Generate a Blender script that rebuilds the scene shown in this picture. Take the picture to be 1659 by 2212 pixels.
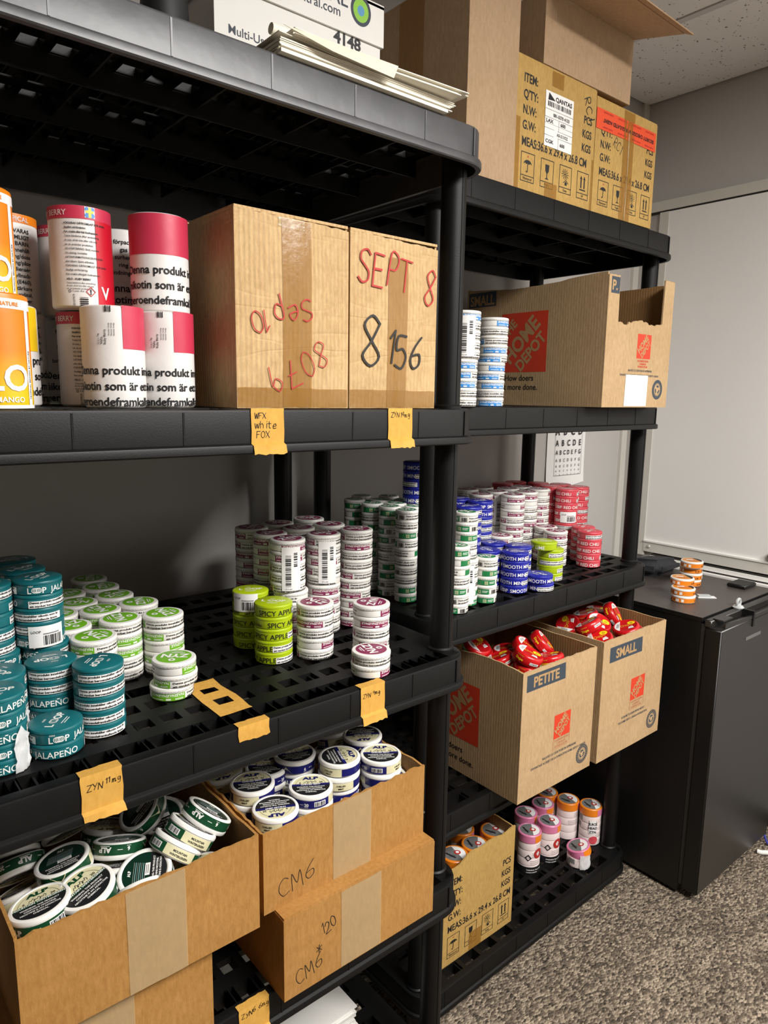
import bpy, bmesh, math, random
from mathutils import Vector, Matrix
# ---------------------------------------------------------------- camera, light, exposure
for o in list(bpy.data.objects): bpy.data.objects.remove(o, do_unlink=True)
scene = bpy.context.scene
COL = scene.collection
CAMLOC = Vector((-0.9252, -0.8433, 1.4724))
RIGHT = Vector((0.7689, -0.6392, 0.0148)); FWD = Vector((0.6321, 0.7574, -0.1638)).normalized()
RIGHT = (RIGHT - FWD*RIGHT.dot(FWD)).normalized(); UP = RIGHT.cross(FWD)
cd = bpy.data.cameras.new('camera'); cam = bpy.data.objects.new('camera', cd); COL.objects.link(cam)
cam.matrix_world = Matrix(((RIGHT.x, UP.x, -FWD.x, CAMLOC.x), (RIGHT.y, UP.y, -FWD.y, CAMLOC.y), (RIGHT.z, UP.z, -FWD.z, CAMLOC.z), (0, 0, 0, 1)))
cd.sensor_fit = 'VERTICAL'; cd.sensor_height = 36.0; cd.lens = 24.731; cd.clip_start = 0.02
scene.camera = cam
w = bpy.data.worlds.new('world'); scene.world = w; w.use_nodes = True
w.node_tree.nodes['Background'].inputs[0].default_value = (1, 0.97, 0.93, 1)
w.node_tree.nodes['Background'].inputs[1].default_value = 0.0
def area(name, loc, sx, sy, power, col, rot=(0, 0, 0)):
    l = bpy.data.lights.new(name, 'AREA'); l.shape = 'RECTANGLE'; l.size = sx; l.size_y = sy; l.energy = power; l.color = col
    o = bpy.data.objects.new(name, l); COL.objects.link(o); o.location = loc; o.rotation_euler = rot
    return o
area('ceiling_panel_light', (-0.08, -1.5, 2.515), 0.6, 0.6, 54, (1, 0.98, 0.955))
area('ceiling_panel_light', (0.75, -1.95, 2.515), 0.6, 0.6, 60, (1, 0.98, 0.955))
vs = scene.view_settings
vs.view_transform = 'Standard'; vs.look = 'None'; vs.gamma = 1; vs.use_curve_mapping = False; vs.exposure = 0.42

# ---------------------------------------------------------------- helpers
rnd = random.Random(7)
def lin(c):
    if isinstance(c, str): c = [int(c[i:i+2], 16)/255 for i in (0, 2, 4)]
    return tuple(x/12.92 if x <= 0.04045 else ((x+0.055)/1.055)**2.4 for x in c)
MATS = {}
def mat(name, col, rough=0.5, var=0.06, scale=40, bump=0.0, bscale=200, metal=0.0, coat=0.0, spec=0.5):
    m = bpy.data.materials.new(name); m.use_nodes = True; nt = m.node_tree; b = nt.nodes['Principled BSDF']
    c = lin(col)
    tc = nt.nodes.new('ShaderNodeTexCoord'); nz = nt.nodes.new('ShaderNodeTexNoise'); nz.inputs['Scale'].default_value = scale; nz.inputs['Detail'].default_value = 4
    nt.links.new(tc.outputs['Object'], nz.inputs['Vector'])
    mx = nt.nodes.new('ShaderNodeMix'); mx.data_type = 'RGBA'
    mx.inputs[6].default_value = (*[x*(1-var) for x in c], 1); mx.inputs[7].default_value = (*[min(1, x*(1+var)) for x in c], 1)
    nt.links.new(nz.outputs['Fac'], mx.inputs[0]); nt.links.new(mx.outputs[2], b.inputs['Base Color'])
    b.inputs['Roughness'].default_value = rough; b.inputs['Metallic'].default_value = metal; b.inputs['Coat Weight'].default_value = coat
    b.inputs['Specular IOR Level'].default_value = spec
    if bump:
        n2 = nt.nodes.new('ShaderNodeTexNoise'); n2.inputs['Scale'].default_value = bscale; n2.inputs['Detail'].default_value = 3
        nt.links.new(tc.outputs['Object'], n2.inputs['Vector'])
        bp = nt.nodes.new('ShaderNodeBump'); bp.inputs['Strength'].default_value = bump; bp.inputs['Distance'].default_value = 0.002
        nt.links.new(n2.outputs['Fac'], bp.inputs['Height']); nt.links.new(bp.outputs['Normal'], b.inputs['Normal'])
    MATS[name] = m
    return m
def kraft(name, c1, c2, corr=0.25, wrinkle=0.0, rough=0.75):
    m = bpy.data.materials.new(name); m.use_nodes = True; nt = m.node_tree; N = nt.nodes.new; L = nt.links.new; b = nt.nodes['Principled BSDF']
    tc = N('ShaderNodeTexCoord'); mp = N('ShaderNodeMapping'); mp.inputs['Scale'].default_value = (1, 1, 0.35); L(tc.outputs['Object'], mp.inputs['Vector'])
    n1 = N('ShaderNodeTexNoise'); n1.inputs['Scale'].default_value = 160; n1.inputs['Detail'].default_value = 6; n1.inputs['Roughness'].default_value = 0.7; L(mp.outputs['Vector'], n1.inputs['Vector'])
    n0 = N('ShaderNodeTexNoise'); n0.inputs['Scale'].default_value = 9; n0.inputs['Detail'].default_value = 3; L(tc.outputs['Object'], n0.inputs['Vector'])
    ad = N('ShaderNodeMath'); ad.operation = 'MULTIPLY_ADD'; ad.inputs[1].default_value = 0.45; L(n0.outputs['Fac'], ad.inputs[0]); L(n1.outputs['Fac'], ad.inputs[2])
    cr = N('ShaderNodeValToRGB'); cr.color_ramp.elements[0].position = 0.5; cr.color_ramp.elements[1].position = 0.95
    cr.color_ramp.elements[0].color = (*lin(c1), 1); cr.color_ramp.elements[1].color = (*lin(c2), 1)
    L(ad.outputs[0], cr.inputs[0]); L(cr.outputs[0], b.inputs['Base Color'])
    sep = N('ShaderNodeSeparateXYZ'); L(tc.outputs['Object'], sep.inputs[0])
    sm = N('ShaderNodeMath'); sm.operation = 'ADD'; L(sep.outputs['X'], sm.inputs[0]); L(sep.outputs['Y'], sm.inputs[1])
    wv = N('ShaderNodeMath'); wv.operation = 'MULTIPLY'; wv.inputs[1].default_value = 2*math.pi/0.0075; L(sm.outputs[0], wv.inputs[0])
    sn = N('ShaderNodeMath'); sn.operation = 'SINE'; L(wv.outputs[0], sn.inputs[0])
    s2 = N('ShaderNodeMath'); s2.operation = 'MULTIPLY'; s2.inputs[1].default_value = corr; L(sn.outputs[0], s2.inputs[0])
    h = N('ShaderNodeMath'); h.operation = 'ADD'; L(s2.outputs[0], h.inputs[0]); L(n1.outputs['Fac'], h.inputs[1])
    last = h
    if wrinkle:
        mp2 = N('ShaderNodeMapping'); mp2.inputs['Scale'].default_value = (3.2, 3.2, 17); L(tc.outputs['Object'], mp2.inputs['Vector'])
        n3 = N('ShaderNodeTexNoise'); n3.inputs['Scale'].default_value = 1.0; n3.inputs['Detail'].default_value = 2; n3.inputs['Distortion'].default_value = 0.8; L(mp2.outputs['Vector'], n3.inputs['Vector'])
        a1 = N('ShaderNodeMath'); a1.operation = 'SUBTRACT'; a1.inputs[1].default_value = 0.5; L(n3.outputs['Fac'], a1.inputs[0])
        a2 = N('ShaderNodeMath'); a2.operation = 'ABSOLUTE'; L(a1.outputs[0], a2.inputs[0])
        a3 = N('ShaderNodeMath'); a3.operation = 'SMOOTH_MIN'; a3.inputs[1].default_value = 0.035; a3.inputs[2].default_value = 0.01; L(a2.outputs[0], a3.inputs[0])
        a4 = N('ShaderNodeMath'); a4.operation = 'MULTIPLY_ADD'; a4.inputs[1].default_value = 40*wrinkle; L(a3.outputs[0], a4.inputs[0]); L(h.outputs[0], a4.inputs[2])
        last = a4
    bp = N('ShaderNodeBump'); bp.inputs['Strength'].default_value = 0.35; bp.inputs['Distance'].default_value = 0.0012
    L(last.outputs[0], bp.inputs['Height']); L(bp.outputs['Normal'], b.inputs['Normal'])
    b.inputs['Roughness'].default_value = rough; b.inputs['Specular IOR Level'].default_value = 0.25
    MATS[name] = m
    return m
def tape_mat(name, col, alpha, rough=0.25):
    m = mat(name, col, rough, 0.08, 60, 0.25, 90); b = m.node_tree.nodes['Principled BSDF']; b.inputs['Alpha'].default_value = alpha
    return m

class Plane:
    def __init__(s, o, ux, uy, n): s.o, s.ux, s.uy, s.n = Vector(o), Vector(ux), Vector(uy), Vector(n)
    def __call__(s, x, y, off): return s.o + s.ux*x + s.uy*y + s.n*off
    step = None
class Bow(Plane):
    def __init__(s, pl, L, h, bow, ph, ins=0.0):
        Plane.__init__(s, pl.o, pl.ux, pl.uy, pl.n); s.L, s.h, s.bow, s.ph = L, h, bow, ph; s.step = .02; s.grid = True
    def bw(s, x, z):
        e = math.sin(math.pi*min(1, max(0, x/s.L)))
        return s.bow*e*math.sin(math.pi*min(1, max(0, z/s.h*.9+.05))) + s.bow*.3*e*math.sin(9*x/s.L+s.ph)*math.sin(7*z/s.h+s.ph)
    def __call__(s, x, y, off): return s.o + s.ux*x + s.uy*y + s.n*(off+s.bw(x, y))
class Cyl:
    def __init__(s, R, a0=-math.pi/2, z0=0.0): s.R, s.a0, s.z0 = R, a0, z0; s.step = R*0.14
    def __call__(s, x, y, off):
        a = s.a0 + x/s.R; r = s.R+off
        return Vector((r*math.cos(a), r*math.sin(a), s.z0+y))
TXT = {}
def text2d(s, bold=0.0, res=2):
    k = (s, bold, res)
    if k not in TXT:
        c = bpy.data.curves.new('t', 'FONT'); c.body = s; c.resolution_u = res; c.offset = bold; c.fill_mode = 'FRONT'
        o = bpy.data.objects.new('t', c)
        me = bpy.data.meshes.new_from_object(o)
        v = [(p.co.x, p.co.y) for p in me.vertices]; f = [tuple(p.vertices) for p in me.polygons]
        bpy.data.objects.remove(o); bpy.data.curves.remove(c); bpy.data.meshes.remove(me)
        xs = [p[0] for p in v] or [0]; 
        TXT[k] = (v, f, min(xs), max(xs))
    return TXT[k]
CUT = {}
def text_cut(s, bold, step):
    k = (s, bold, round(step, 3))
    if k not in CUT:
        v, f, x0, x1 = text2d(s, bold, 3)
        bm = bmesh.new(); vs_ = [bm.verts.new((p[0], p[1], 0)) for p in v]
        for q in f:
            try: bm.faces.new([vs_[i] for i in q])
            except ValueError: pass
        x = x0+step
        while x < x1:
            bmesh.ops.bisect_plane(bm, geom=bm.verts[:]+bm.edges[:]+bm.faces[:], plane_co=(x, 0, 0), plane_no=(1, 0, 0)); x += step
        bm.verts.index_update()
        CUT[k] = ([(p.co.x, p.co.y) for p in bm.verts], [tuple(q.index for q in fc.verts) for fc in bm.faces], x0, x1)
        bm.free()
    return CUT[k]

class MB:
    def __init__(s): s.v, s.f, s.m, s.mats = [], [], [], []
    def mi(s, m):
        if m not in s.mats: s.mats.append(m)
        return s.mats.index(m)
    def add(s, vs_, fs, m):
        b = len(s.v); i = s.mi(m); s.v.extend([tuple(p) for p in vs_])
        for q in fs: s.f.append(tuple(k+b for k in q)); s.m.append(i)
    def box(s, x0, x1, y0, y1, z0, z1, m, M=None):
        vs_ = [Vector((x, y, z)) for z in (z0, z1) for y in (y0, y1) for x in (x0, x1)]
        if M is not None: vs_ = [M @ p for p in vs_]
        s.add(vs_, [(0, 2, 3, 1), (4, 5, 7, 6), (0, 1, 5, 4), (1, 3, 7, 5), (3, 2, 6, 7), (2, 0, 4, 6)], m)
    def lathe(s, prof, seg, m, mfun=None, cx=0, cy=0, jit=None):
        n = len(prof); vs_ = []
        for (r, z) in prof:
            for k in range(seg):
                a = 2*math.pi*k/seg; rr = r*(1 + (jit(a, z) if jit else 0)); vs_.append((cx+rr*math.cos(a), cy+rr*math.sin(a), z))
        for i in range(n-1):
            fs = [(i*seg+k, i*seg+(k+1) % seg, (i+1)*seg+(k+1) % seg, (i+1)*seg+k) for k in range(seg)]
            mm = mfun(i) if mfun else m
            if i == 0: b = len(s.v); s.v.extend(vs_)
            q = s.mi(mm)
            for f in fs: s.f.append(tuple(t+b for t in f)); s.m.append(q)
    def disc(s, r, z, seg, m, cx=0, cy=0, a0=0, a1=2*math.pi):
        k = seg if a1-a0 > 6.28 else seg+1
        vs_ = [(cx, cy, z)]+[(cx+r*math.cos(a0+(a1-a0)*i/seg), cy+r*math.sin(a0+(a1-a0)*i/seg), z) for i in range(k)]
        s.add(vs_, [(0, 1+i, 1+(i+1) % k) for i in range(seg)], m)
    # ---- print on a surface
    def rect(s, sf, x, y, w_, h, m, off=0.00025):
        n = max(1, int(math.ceil(w_/sf.step))) if sf.step else 1
        q = max(1, int(math.ceil(h/sf.step))) if getattr(sf, 'grid', False) else 1; k_ = q+1
        vs_ = [sf(x+w_*i/n, y+h*k/q, off) for i in range(n+1) for k in range(k_)]
        s.add(vs_, [(i*k_+k, (i+1)*k_+k, (i+1)*k_+k+1, i*k_+k+1) for i in range(n) for k in range(q)], m)
    def text(s, sf, t, x, y, size, m, align='L', bold=0.01, rot=0, xs=1.0, off=0.0004):
        if isinstance(sf, Cyl) and size > 0.0055: v, f, x0, x1 = text_cut(t, bold, max(0.12, sf.step*0.8/size/xs))
        else: v, f, x0, x1 = text2d(t, bold, 4 if size > .012 else 2)
        d = {'L': -x0, 'C': -(x0+x1)/2, 'R': -x1}[align]; c, sn = math.cos(rot), math.sin(rot)
        out = []
        for (a, b) in v:
            px, py = (a+d)*size*xs, b*size
            out.append(sf(x+px*c-py*sn, y+px*sn+py*c, off))
        s.add(out, f, m)
    def poly(s, sf, pts, m, off=0.0003): s.add([sf(a, b, off) for a, b in pts], [tuple(range(len(pts)))], m)
    def ring(s, sf, x, y, r0, r1, m, n=28, off=0.0003, a0=0, a1=2*math.pi, sy=1.0):
        vs_ = []
        for i in range(n+1):
            a = a0+(a1-a0)*i/n; vs_ += [sf(x+r0*math.cos(a), y+sy*r0*math.sin(a), off), sf(x+r1*math.cos(a), y+sy*r1*math.sin(a), off)]
        s.add(vs_, [(2*i, 2*i+1, 2*i+3, 2*i+2) for i in range(n)], m)
    def line(s, sf, pts, wd, m, off=0.0004):
        for (a, b), (c, d) in zip(pts, pts[1:]):
            l = math.hypot(c-a, d-b) or 1e-9; nx, ny = -(d-b)/l*wd/2, (c-a)/l*wd/2; ex, ey = (c-a)/l*wd*.35, (d-b)/l*wd*.35
            s.add([sf(a-ex+nx, b-ey+ny, off), sf(a-ex-nx, b-ey-ny, off), sf(c+ex-nx, d+ey-ny, off), sf(c+ex+nx, d+ey+ny, off)], [(0, 1, 2, 3)], m)
    def bars(s, sf, x, y, w_, h, m, n=22, seed=1, vert=False, off=0.0005):
        r = random.Random(seed); t = 0; L_ = h if vert else w_
        while t < 1:
            a = r.choice((0.5, 1, 1.6))/n; g = r.choice((0.5, 1, 1.3))/n
            if t+a > 1: break
            if vert: s.rect(sf, x, y+t*L_, w_, a*L_, m, off)
            else: s.rect(sf, x+t*L_, y, a*L_, h, m, off)
            t += a+g
    def mesh(s, name, smooth=35):
        me = bpy.data.meshes.new(name); me.from_pydata(s.v, [], s.f)
        for m in s.mats: me.materials.append(m)
        me.polygons.foreach_set('material_index', s.m)
        if smooth:
            me.polygons.foreach_set('use_smooth', [True]*len(s.f)); me.set_sharp_from_angle(angle=math.radians(smooth))
        me.update(); return me
    def build(s, name, parent=None, smooth=35): return link(name, s.mesh(name, smooth), parent)
def link(name, me, parent=None):
    o = bpy.data.objects.new(name, me); COL.objects.link(o)
    if parent: o.parent = parent
    return o
def tag(o, label, cat, group=None):
    o['label'] = label; o['category'] = cat
    if group: o['group'] = group
    return o
def thing(name, label, cat, loc=(0, 0, 0), rz=0, group=None):
    o = bpy.data.objects.new(name, None); COL.objects.link(o); o.location = loc; o.rotation_euler = (0, 0, rz); o.empty_display_size = 0.02
    return tag(o, label, cat, group)
def struct(o): o['kind'] = 'structure'; return o
# handwriting strokes in a unit box
HW = {
 'S': [[(.9, .88), (.6, 1), (.2, .9), (.15, .68), (.5, .52), (.85, .35), (.8, .1), (.4, 0), (.08, .12)]],
 'E': [[(.9, 1), (.15, 1), (.12, 0), (.9, .02)], [(.12, .52), (.75, .55)]], 'P': [[(.15, 0), (.2, 1), (.7, 1), (.85, .78), (.65, .52), (.18, .5)]],
 'T': [[(0, 1), (1, 1)], [(.5, 1), (.5, 0)]], 'C': [[(.95, .85), (.6, 1), (.2, .75), (.1, .35), (.4, 0), (.9, .12)]],
 'M': [[(.05, 0), (.15, 1), (.5, .35), (.85, 1), (.95, 0)]], 'Z': [[(.05, 1), (.95, 1), (.05, 0), (.95, 0)]], 'Y': [[(.05, 1), (.5, .5)], [(.95, 1), (.35, 0)]],
 'N': [[(.05, 0), (.1, 1), (.85, 0), (.95, 1)]], 'W': [[(0, 1), (.25, 0), (.5, .8), (.75, 0), (1, 1)]], 'F': [[(.1, 0), (.15, 1), (.95, 1)], [(.12, .52), (.7, .55)]],
 'X': [[(.05, 1), (.95, 0)], [(.95, 1), (.05, 0)]], 'O': [[(.5, 1), (.1, .75), (.1, .25), (.5, 0), (.9, .25), (.9, .75), (.5, 1)]],
 'R': [[(.15, 0), (.2, 1), (.7, 1), (.85, .78), (.65, .55), (.18, .5), (.9, 0)]], 'I': [[(.5, 1), (.5, 0)]],
 '0': [[(.5, 1), (.15, .75), (.15, .25), (.5, 0), (.85, .25), (.85, .75), (.5, 1)]], '1': [[(.25, .75), (.55, 1), (.5, 0)]],
 '2': [[(.1, .75), (.4, 1), (.8, .8), (.6, .4), (.05, 0), (.95, .02)]], '4': [[(.7, 0), (.7, 1), (.05, .35), (.95, .35)]],
 '5': [[(.9, 1), (.3, .97), (.2, .55), (.65, .6), (.9, .35), (.6, 0), (.1, .08)]], '6': [[(.8, 1), (.35, .65), (.12, .25), (.4, 0), (.8, .15), (.75, .45), (.2, .38)]],
 '7': [[(.05, 1), (.95, 1), (.35, 0)], [(.2, .5), (.85, .5)]], '8': [[(.85, .85), (.5, 1), (.15, .8), (.5, .5), (.88, .2), (.5, 0), (.12, .2), (.5, .5), (.85, .85)]],
 '9': [[(.85, .7), (.5, 1), (.15, .75), (.5, .5), (.85, .7), (.7, 0)]], '*': [[(.1, .2), (.9, .8)], [(.1, .8), (.9, .2)], [(.5, 0), (.5, 1)]],
 's': [[(.8, .62), (.4, .7), (.3, .5), (.75, .25), (.6, 0), (.15, .06)]], 'e': [[(.1, .35), (.8, .4), (.6, .7), (.2, .5), (.25, .05), (.85, .1)]],
 'p': [[(.2, -.4), (.2, .65), (.6, .7), (.85, .4), (.6, .02), (.22, .15)]], 't': [[(.45, 1), (.4, .1), (.7, .02)], [(.1, .68), (.85, .68)]],
 'w': [[(0, .7), (.25, 0), (.5, .6), (.75, 0), (1, .7)]], 'h': [[(.15, 1), (.15, 0)], [(.15, .5), (.55, .68), (.8, .4), (.8, 0)]], 'i': [[(.5, .65), (.5, 0)], [(.48, .95), (.52, .9)]],
 'm': [[(.02, 0), (.1, .6), (.3, .55), (.35, 0)], [(.35, .5), (.65, .6), (.75, 0), (.95, .08)]], 'g': [[(.8, .6), (.35, .65), (.2, .3), (.5, .1), (.8, .5), (.75, -.3), (.2, -.35)]], '.': [[(.4, 0), (.55, .06)]],
}
def hand(mb, sf, t, x, y, size, wd, m, rot=0, sp=1.1, asp=0.62, seed=3, jit=0.12, off=0.0004):
    r = random.Random(seed); c, sn = math.cos(rot), math.sin(rot); cx = 0
    for ch in t:
        if ch == ' ': cx += size*asp*0.7; continue
        dy = r.uniform(-jit, jit)*size; sl = r.uniform(-.1, .25)
        for st in HW[ch]:
            pts = []
            for i in range(len(st)-1):
                p0, p1, p2, p3 = st[max(0, i-1)], st[i], st[i+1], st[min(len(st)-1, i+2)]
                n = 4 if len(st) > 3 else 2
                for k in range(n):
                    u = k/n
                    q = [0.5*((2*p1[j])+(-p0[j]+p2[j])*u+(2*p0[j]-5*p1[j]+4*p2[j]-p3[j])*u*u+(-p0[j]+3*p1[j]-3*p2[j]+p3[j])*u**3) for j in (0, 1)] if len(st) > 4 else [p1[j]+(p2[j]-p1[j])*u for j in (0, 1)]
                    pts.append(q)
            pts.append(st[-1])
            o = []
            for a, b in pts:
                px, py = cx+(a+sl*b*.6)*size*asp, b*size+dy
                o.append((x+px*c-py*sn, y+px*sn+py*c))
            mb.line(sf, o, wd*r.uniform(.85, 1.15), m, off)
        cx += size*asp*sp*(0.6 if ch in '.iI1' else 1)
# ---------------------------------------------------------------- materials
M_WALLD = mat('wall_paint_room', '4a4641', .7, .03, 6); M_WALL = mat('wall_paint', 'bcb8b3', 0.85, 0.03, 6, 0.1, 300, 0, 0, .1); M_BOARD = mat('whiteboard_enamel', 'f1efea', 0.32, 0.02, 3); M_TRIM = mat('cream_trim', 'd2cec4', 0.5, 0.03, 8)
M_GAP = mat('dark_gap', '2a2622', 0.8); M_CHROME = mat('aluminium', 'd8d6d0', 0.3, 0.05, 30, 0, 0, 0.6); M_SOFFIT = mat('soffit_paint', 'c8c2c0', 0.7, 0.03, 6)
M_PL = mat('black_resin', '090909', 0.5, 0.35, 14, 0.08, 500, 0, 0, .28); M_PLS = mat('black_resin_scuffed', '38383a', 0.40, 0.75, 16, 0.3, 22, 0, 0, .6)
M_FR = mat('fridge_black', '0b0b0b', 0.45, 0.1, 30, 0.25, 900); M_FRD = mat('fridge_door_black', '23211f', 0.38, 0.05, 8, 0.15, 700, 0, 0, .9); M_FRT = mat('fridge_top_sheen', '453f3b', .38, .15, 12, .1, 300)  # fridge top is a greyer copy of the black, reflected light in its colour
M_INK = mat('black_ink', '131315', 0.6); M_WHITE = mat('white_print', 'f0eee8', 0.5, 0.02); M_RIM = mat('white_plastic', 'ece9e2', 0.35, 0.02); M_GREY = mat('grey_print', '6d6d6b', 0.6); M_DGREY = mat('dark_grey_print', '39424c', 0.6)
M_PAPER = mat('paper', 'e9e3d2', 0.8, 0.04, 60); M_PAPER2 = mat('cream_paper', 'd9cfba', 0.8, 0.04, 60); M_STICK = mat('sticker_white', 'efedea', 0.35, 0.02)
M_RED = mat('red_marker', 'b3241f', 0.6); M_HDO = mat('orange_red_print', 'd0391b', 0.65, 0.08, 300); M_PEN = mat('pen_ink', '1c1a18', 0.6)
K_SEPT = kraft('kraft_wrinkled', 'b08f63', 'cdae80', 0.8, 1.0); K_CM = kraft('kraft_brown', '966a33', 'b2844a', 0.05); K_HD = kraft('kraft_moving', 'a88a64', 'c0a27b', 0.15)
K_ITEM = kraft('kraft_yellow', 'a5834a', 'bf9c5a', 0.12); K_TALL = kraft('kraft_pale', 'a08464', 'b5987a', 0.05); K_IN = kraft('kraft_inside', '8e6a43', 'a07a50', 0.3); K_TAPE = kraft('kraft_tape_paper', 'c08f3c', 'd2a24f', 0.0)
M_CLEAR = tape_mat('clear_tape', 'c9b48c', 0.45); M_BROWNT = tape_mat('brown_tape_and_band', 'a0712a', 0.55); M_FILM = tape_mat('shrink_film', 'f2f2f2', 0.16, 0.12)
def can_cols(): pass
# ---------------------------------------------------------------- room
def simple_box(name, x0, x1, y0, y1, z0, z1, m, parent=None):
    b = MB(); b.box(x0, x1, y0, y1, z0, z1, m); return b.build(name, parent, 0)
FZ = -0.012; CZ = 2.535; XR = 1.6; YB = 0.702
mf = bpy.data.materials.new('carpet'); mf.use_nodes = True; nt = mf.node_tree; N = nt.nodes.new; L = nt.links.new; b_ = nt.nodes['Principled BSDF']
tc = N('ShaderNodeTexCoord'); mp = N('ShaderNodeMapping'); mp.inputs['Scale'].default_value = (110, 185, 1); mp.inputs['Rotation'].default_value = (0, 0, 0.5); L(tc.outputs['Object'], mp.inputs[0])
vo = N('ShaderNodeTexVoronoi'); vo.inputs['Scale'].default_value = 1.0; vo.inputs['Randomness'].default_value = 0.75; L(mp.outputs[0], vo.inputs['Vector'])
cr = N('ShaderNodeValToRGB'); e = cr.color_ramp.elements; e[0].color = (*lin('3a342e'), 1); e[1].color = (*lin('ab9c88'), 1); e[1].position = 0.9; m_ = e.new(0.45); m_.color = (*lin('6e6255'), 1); L(vo.outputs['Color'], cr.inputs[0])
n0 = N('ShaderNodeTexNoise'); n0.inputs['Scale'].default_value = 5; n0.inputs['Detail'].default_value = 2; L(tc.outputs['Object'], n0.inputs[0])
mr = N('ShaderNodeMapRange'); mr.inputs[1].default_value = .3; mr.inputs[2].default_value = .7; mr.inputs[3].default_value = .8; mr.inputs[4].default_value = 1.1; L(n0.outputs['Fac'], mr.inputs[0])
mx = N('ShaderNodeMix'); mx.data_type = 'RGBA'; mx.blend_type = 'MULTIPLY'; mx.inputs[0].default_value = 1; L(cr.outputs[0], mx.inputs[6]); L(mr.outputs[0], mx.inputs[7]); L(mx.outputs[2], b_.inputs['Base Color'])
inv = N('ShaderNodeMath'); inv.operation = 'SUBTRACT'; inv.inputs[0].default_value = 1; L(vo.outputs['Distance'], inv.inputs[1])
bp = N('ShaderNodeBump'); bp.inputs['Strength'].default_value = 1.0; bp.inputs['Distance'].default_value = 0.004; L(inv.outputs[0], bp.inputs['Height']); L(bp.outputs[0], b_.inputs['Normal']); b_.inputs['Roughness'].default_value = 0.95; b_.inputs['Specular IOR Level'].default_value = 0.1
struct(simple_box('floor', -3.2, XR+.1, -3.6, YB+.1, FZ-.1, FZ, mf))
struct(simple_box('wall_back', -3.2, XR+.1, YB, YB+.1, FZ, CZ+.1, M_WALL))
struct(simple_box('wall_right', XR, XR+.1, -3.6, YB, FZ+.02, CZ+.1, M_WALL))
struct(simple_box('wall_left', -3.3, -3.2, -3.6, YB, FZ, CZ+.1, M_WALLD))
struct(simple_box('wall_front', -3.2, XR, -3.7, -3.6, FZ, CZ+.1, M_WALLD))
struct(simple_box('baseboard_right', XR-.012, XR, -3.6, YB, FZ, FZ+.05, M_GAP))
struct(simple_box('trim_1', XR-.035, XR, YB-.012, YB, FZ, CZ, M_TRIM))
# ceiling: suspended tiles, each a piece of its own, on a metal grid
mt = bpy.data.materials.new('acoustic_tile'); mt.use_nodes = True; nt = mt.node_tree; N = nt.nodes.new; L = nt.links.new; b_ = nt.nodes['Principled BSDF']
tc = N('ShaderNodeTexCoord'); vo = N('ShaderNodeTexVoronoi'); vo.inputs['Scale'].default_value = 75; L(tc.outputs['Object'], vo.inputs['Vector'])
nz = N('ShaderNodeTexNoise'); nz.inputs['Scale'].default_value = 26; L(tc.outputs['Object'], nz.inputs['Vector'])
a1 = N('ShaderNodeMath'); a1.operation = 'MULTIPLY_ADD'; a1.inputs[1].default_value = -0.75; L(nz.outputs['Fac'], a1.inputs[0]); L(vo.outputs['Distance'], a1.inputs[2])
cr = N('ShaderNodeValToRGB'); e = cr.color_ramp.elements; e[0].position = -0.0; e[0].color = (*lin('77706d'), 1); e[1].position = 0.045; e[1].color = (*lin('e6e1dd'), 1); 
a2 = N('ShaderNodeMath'); a2.operation = 'ADD'; a2.inputs[1].default_value = 0.27; L(a1.outputs[0], a2.inputs[0]); L(a2.outputs[0], cr.inputs[0]); L(cr.outputs[0], b_.inputs['Base Color']); b_.inputs['Roughness'].default_value = 0.9
bp = N('ShaderNodeBump'); bp.inputs['Strength'].default_value = 0.6; bp.inputs['Distance'].default_value = 0.003; L(cr.outputs[0], bp.inputs['Height']); L(bp.outputs[0], b_.inputs['Normal'])
ceil = struct(simple_box('ceiling', -3.2, XR+.1, -3.6, YB+.1, CZ+.03, CZ+.1, M_WALL))
xe = [XR-.005, 1.115]; 
while xe[-1] > -3.0: xe.append(xe[-1]-.61)
ye = [YB-.005, -0.45, -1.67, -2.89, -3.6]
for i in range(len(xe)-1):
    for j in range(len(ye)-1):
        b = MB(); b.box(xe[i+1]+.004, xe[i]-.004, ye[j+1]+.004, ye[j]-.004, CZ, CZ+.02, mt); b.build('ceiling_tile', ceil, 0)
b = MB()
for x in xe[1:]: b.box(x-.012, x+.012, -3.6, YB, CZ-.004, CZ+.004, M_SOFFIT)
for y in ye[1:-1]: b.box(-3.2, XR, y-.012, y+.012, CZ-.0035, CZ+.0035, M_SOFFIT)
b.build('grid_bars', ceil, 0)
# whiteboard on the right wall
wb = thing('whiteboard', 'big white wall board with pale metal rails above the black fridge', 'whiteboard', (XR, -0.6, 0.85))
def rel(o, p): o.location = o.location; return o
def wbx(name, x0, x1, y0, y1, z0, z1, m):
    b = MB(); b.box(x0-XR, x1-XR, y0+.6, y1+.6, z0-.85, z1-.85, m); return b.build(name, wb, 0)
wbx('board_panel', XR-.012, XR-.001, -2.4, .575, .93, 2.146, M_BOARD)
wbx('top_gap', XR-.010, XR-.001, -2.4, .70, 2.146, 2.152, M_GAP)
wbx('top_rail', XR-.016, XR-.001, -2.4, .70, 2.152, 2.186, M_TRIM)
wbx('side_rail', XR-.016, XR-.001, .575, .61, .87, 2.146, M_TRIM)
wbx('bottom_rail', XR-.018, XR-.001, -2.4, .575, .887, .93, M_TRIM)
wbx('rail_lip', XR-.022, XR-.001, -2.4, .575, .925, .931, M_WHITE)
wbx('rail_groove', XR-.02, XR-.001, -2.4, .54, .876, .882, M_GAP)
wbx('tray_edge', XR-.03, XR-.001, -2.4, .54, .862, .876, M_WHITE)
wbx('rail_groove', XR-.03, XR-.001, -2.4, .54, .856, .862, M_GAP)
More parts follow.
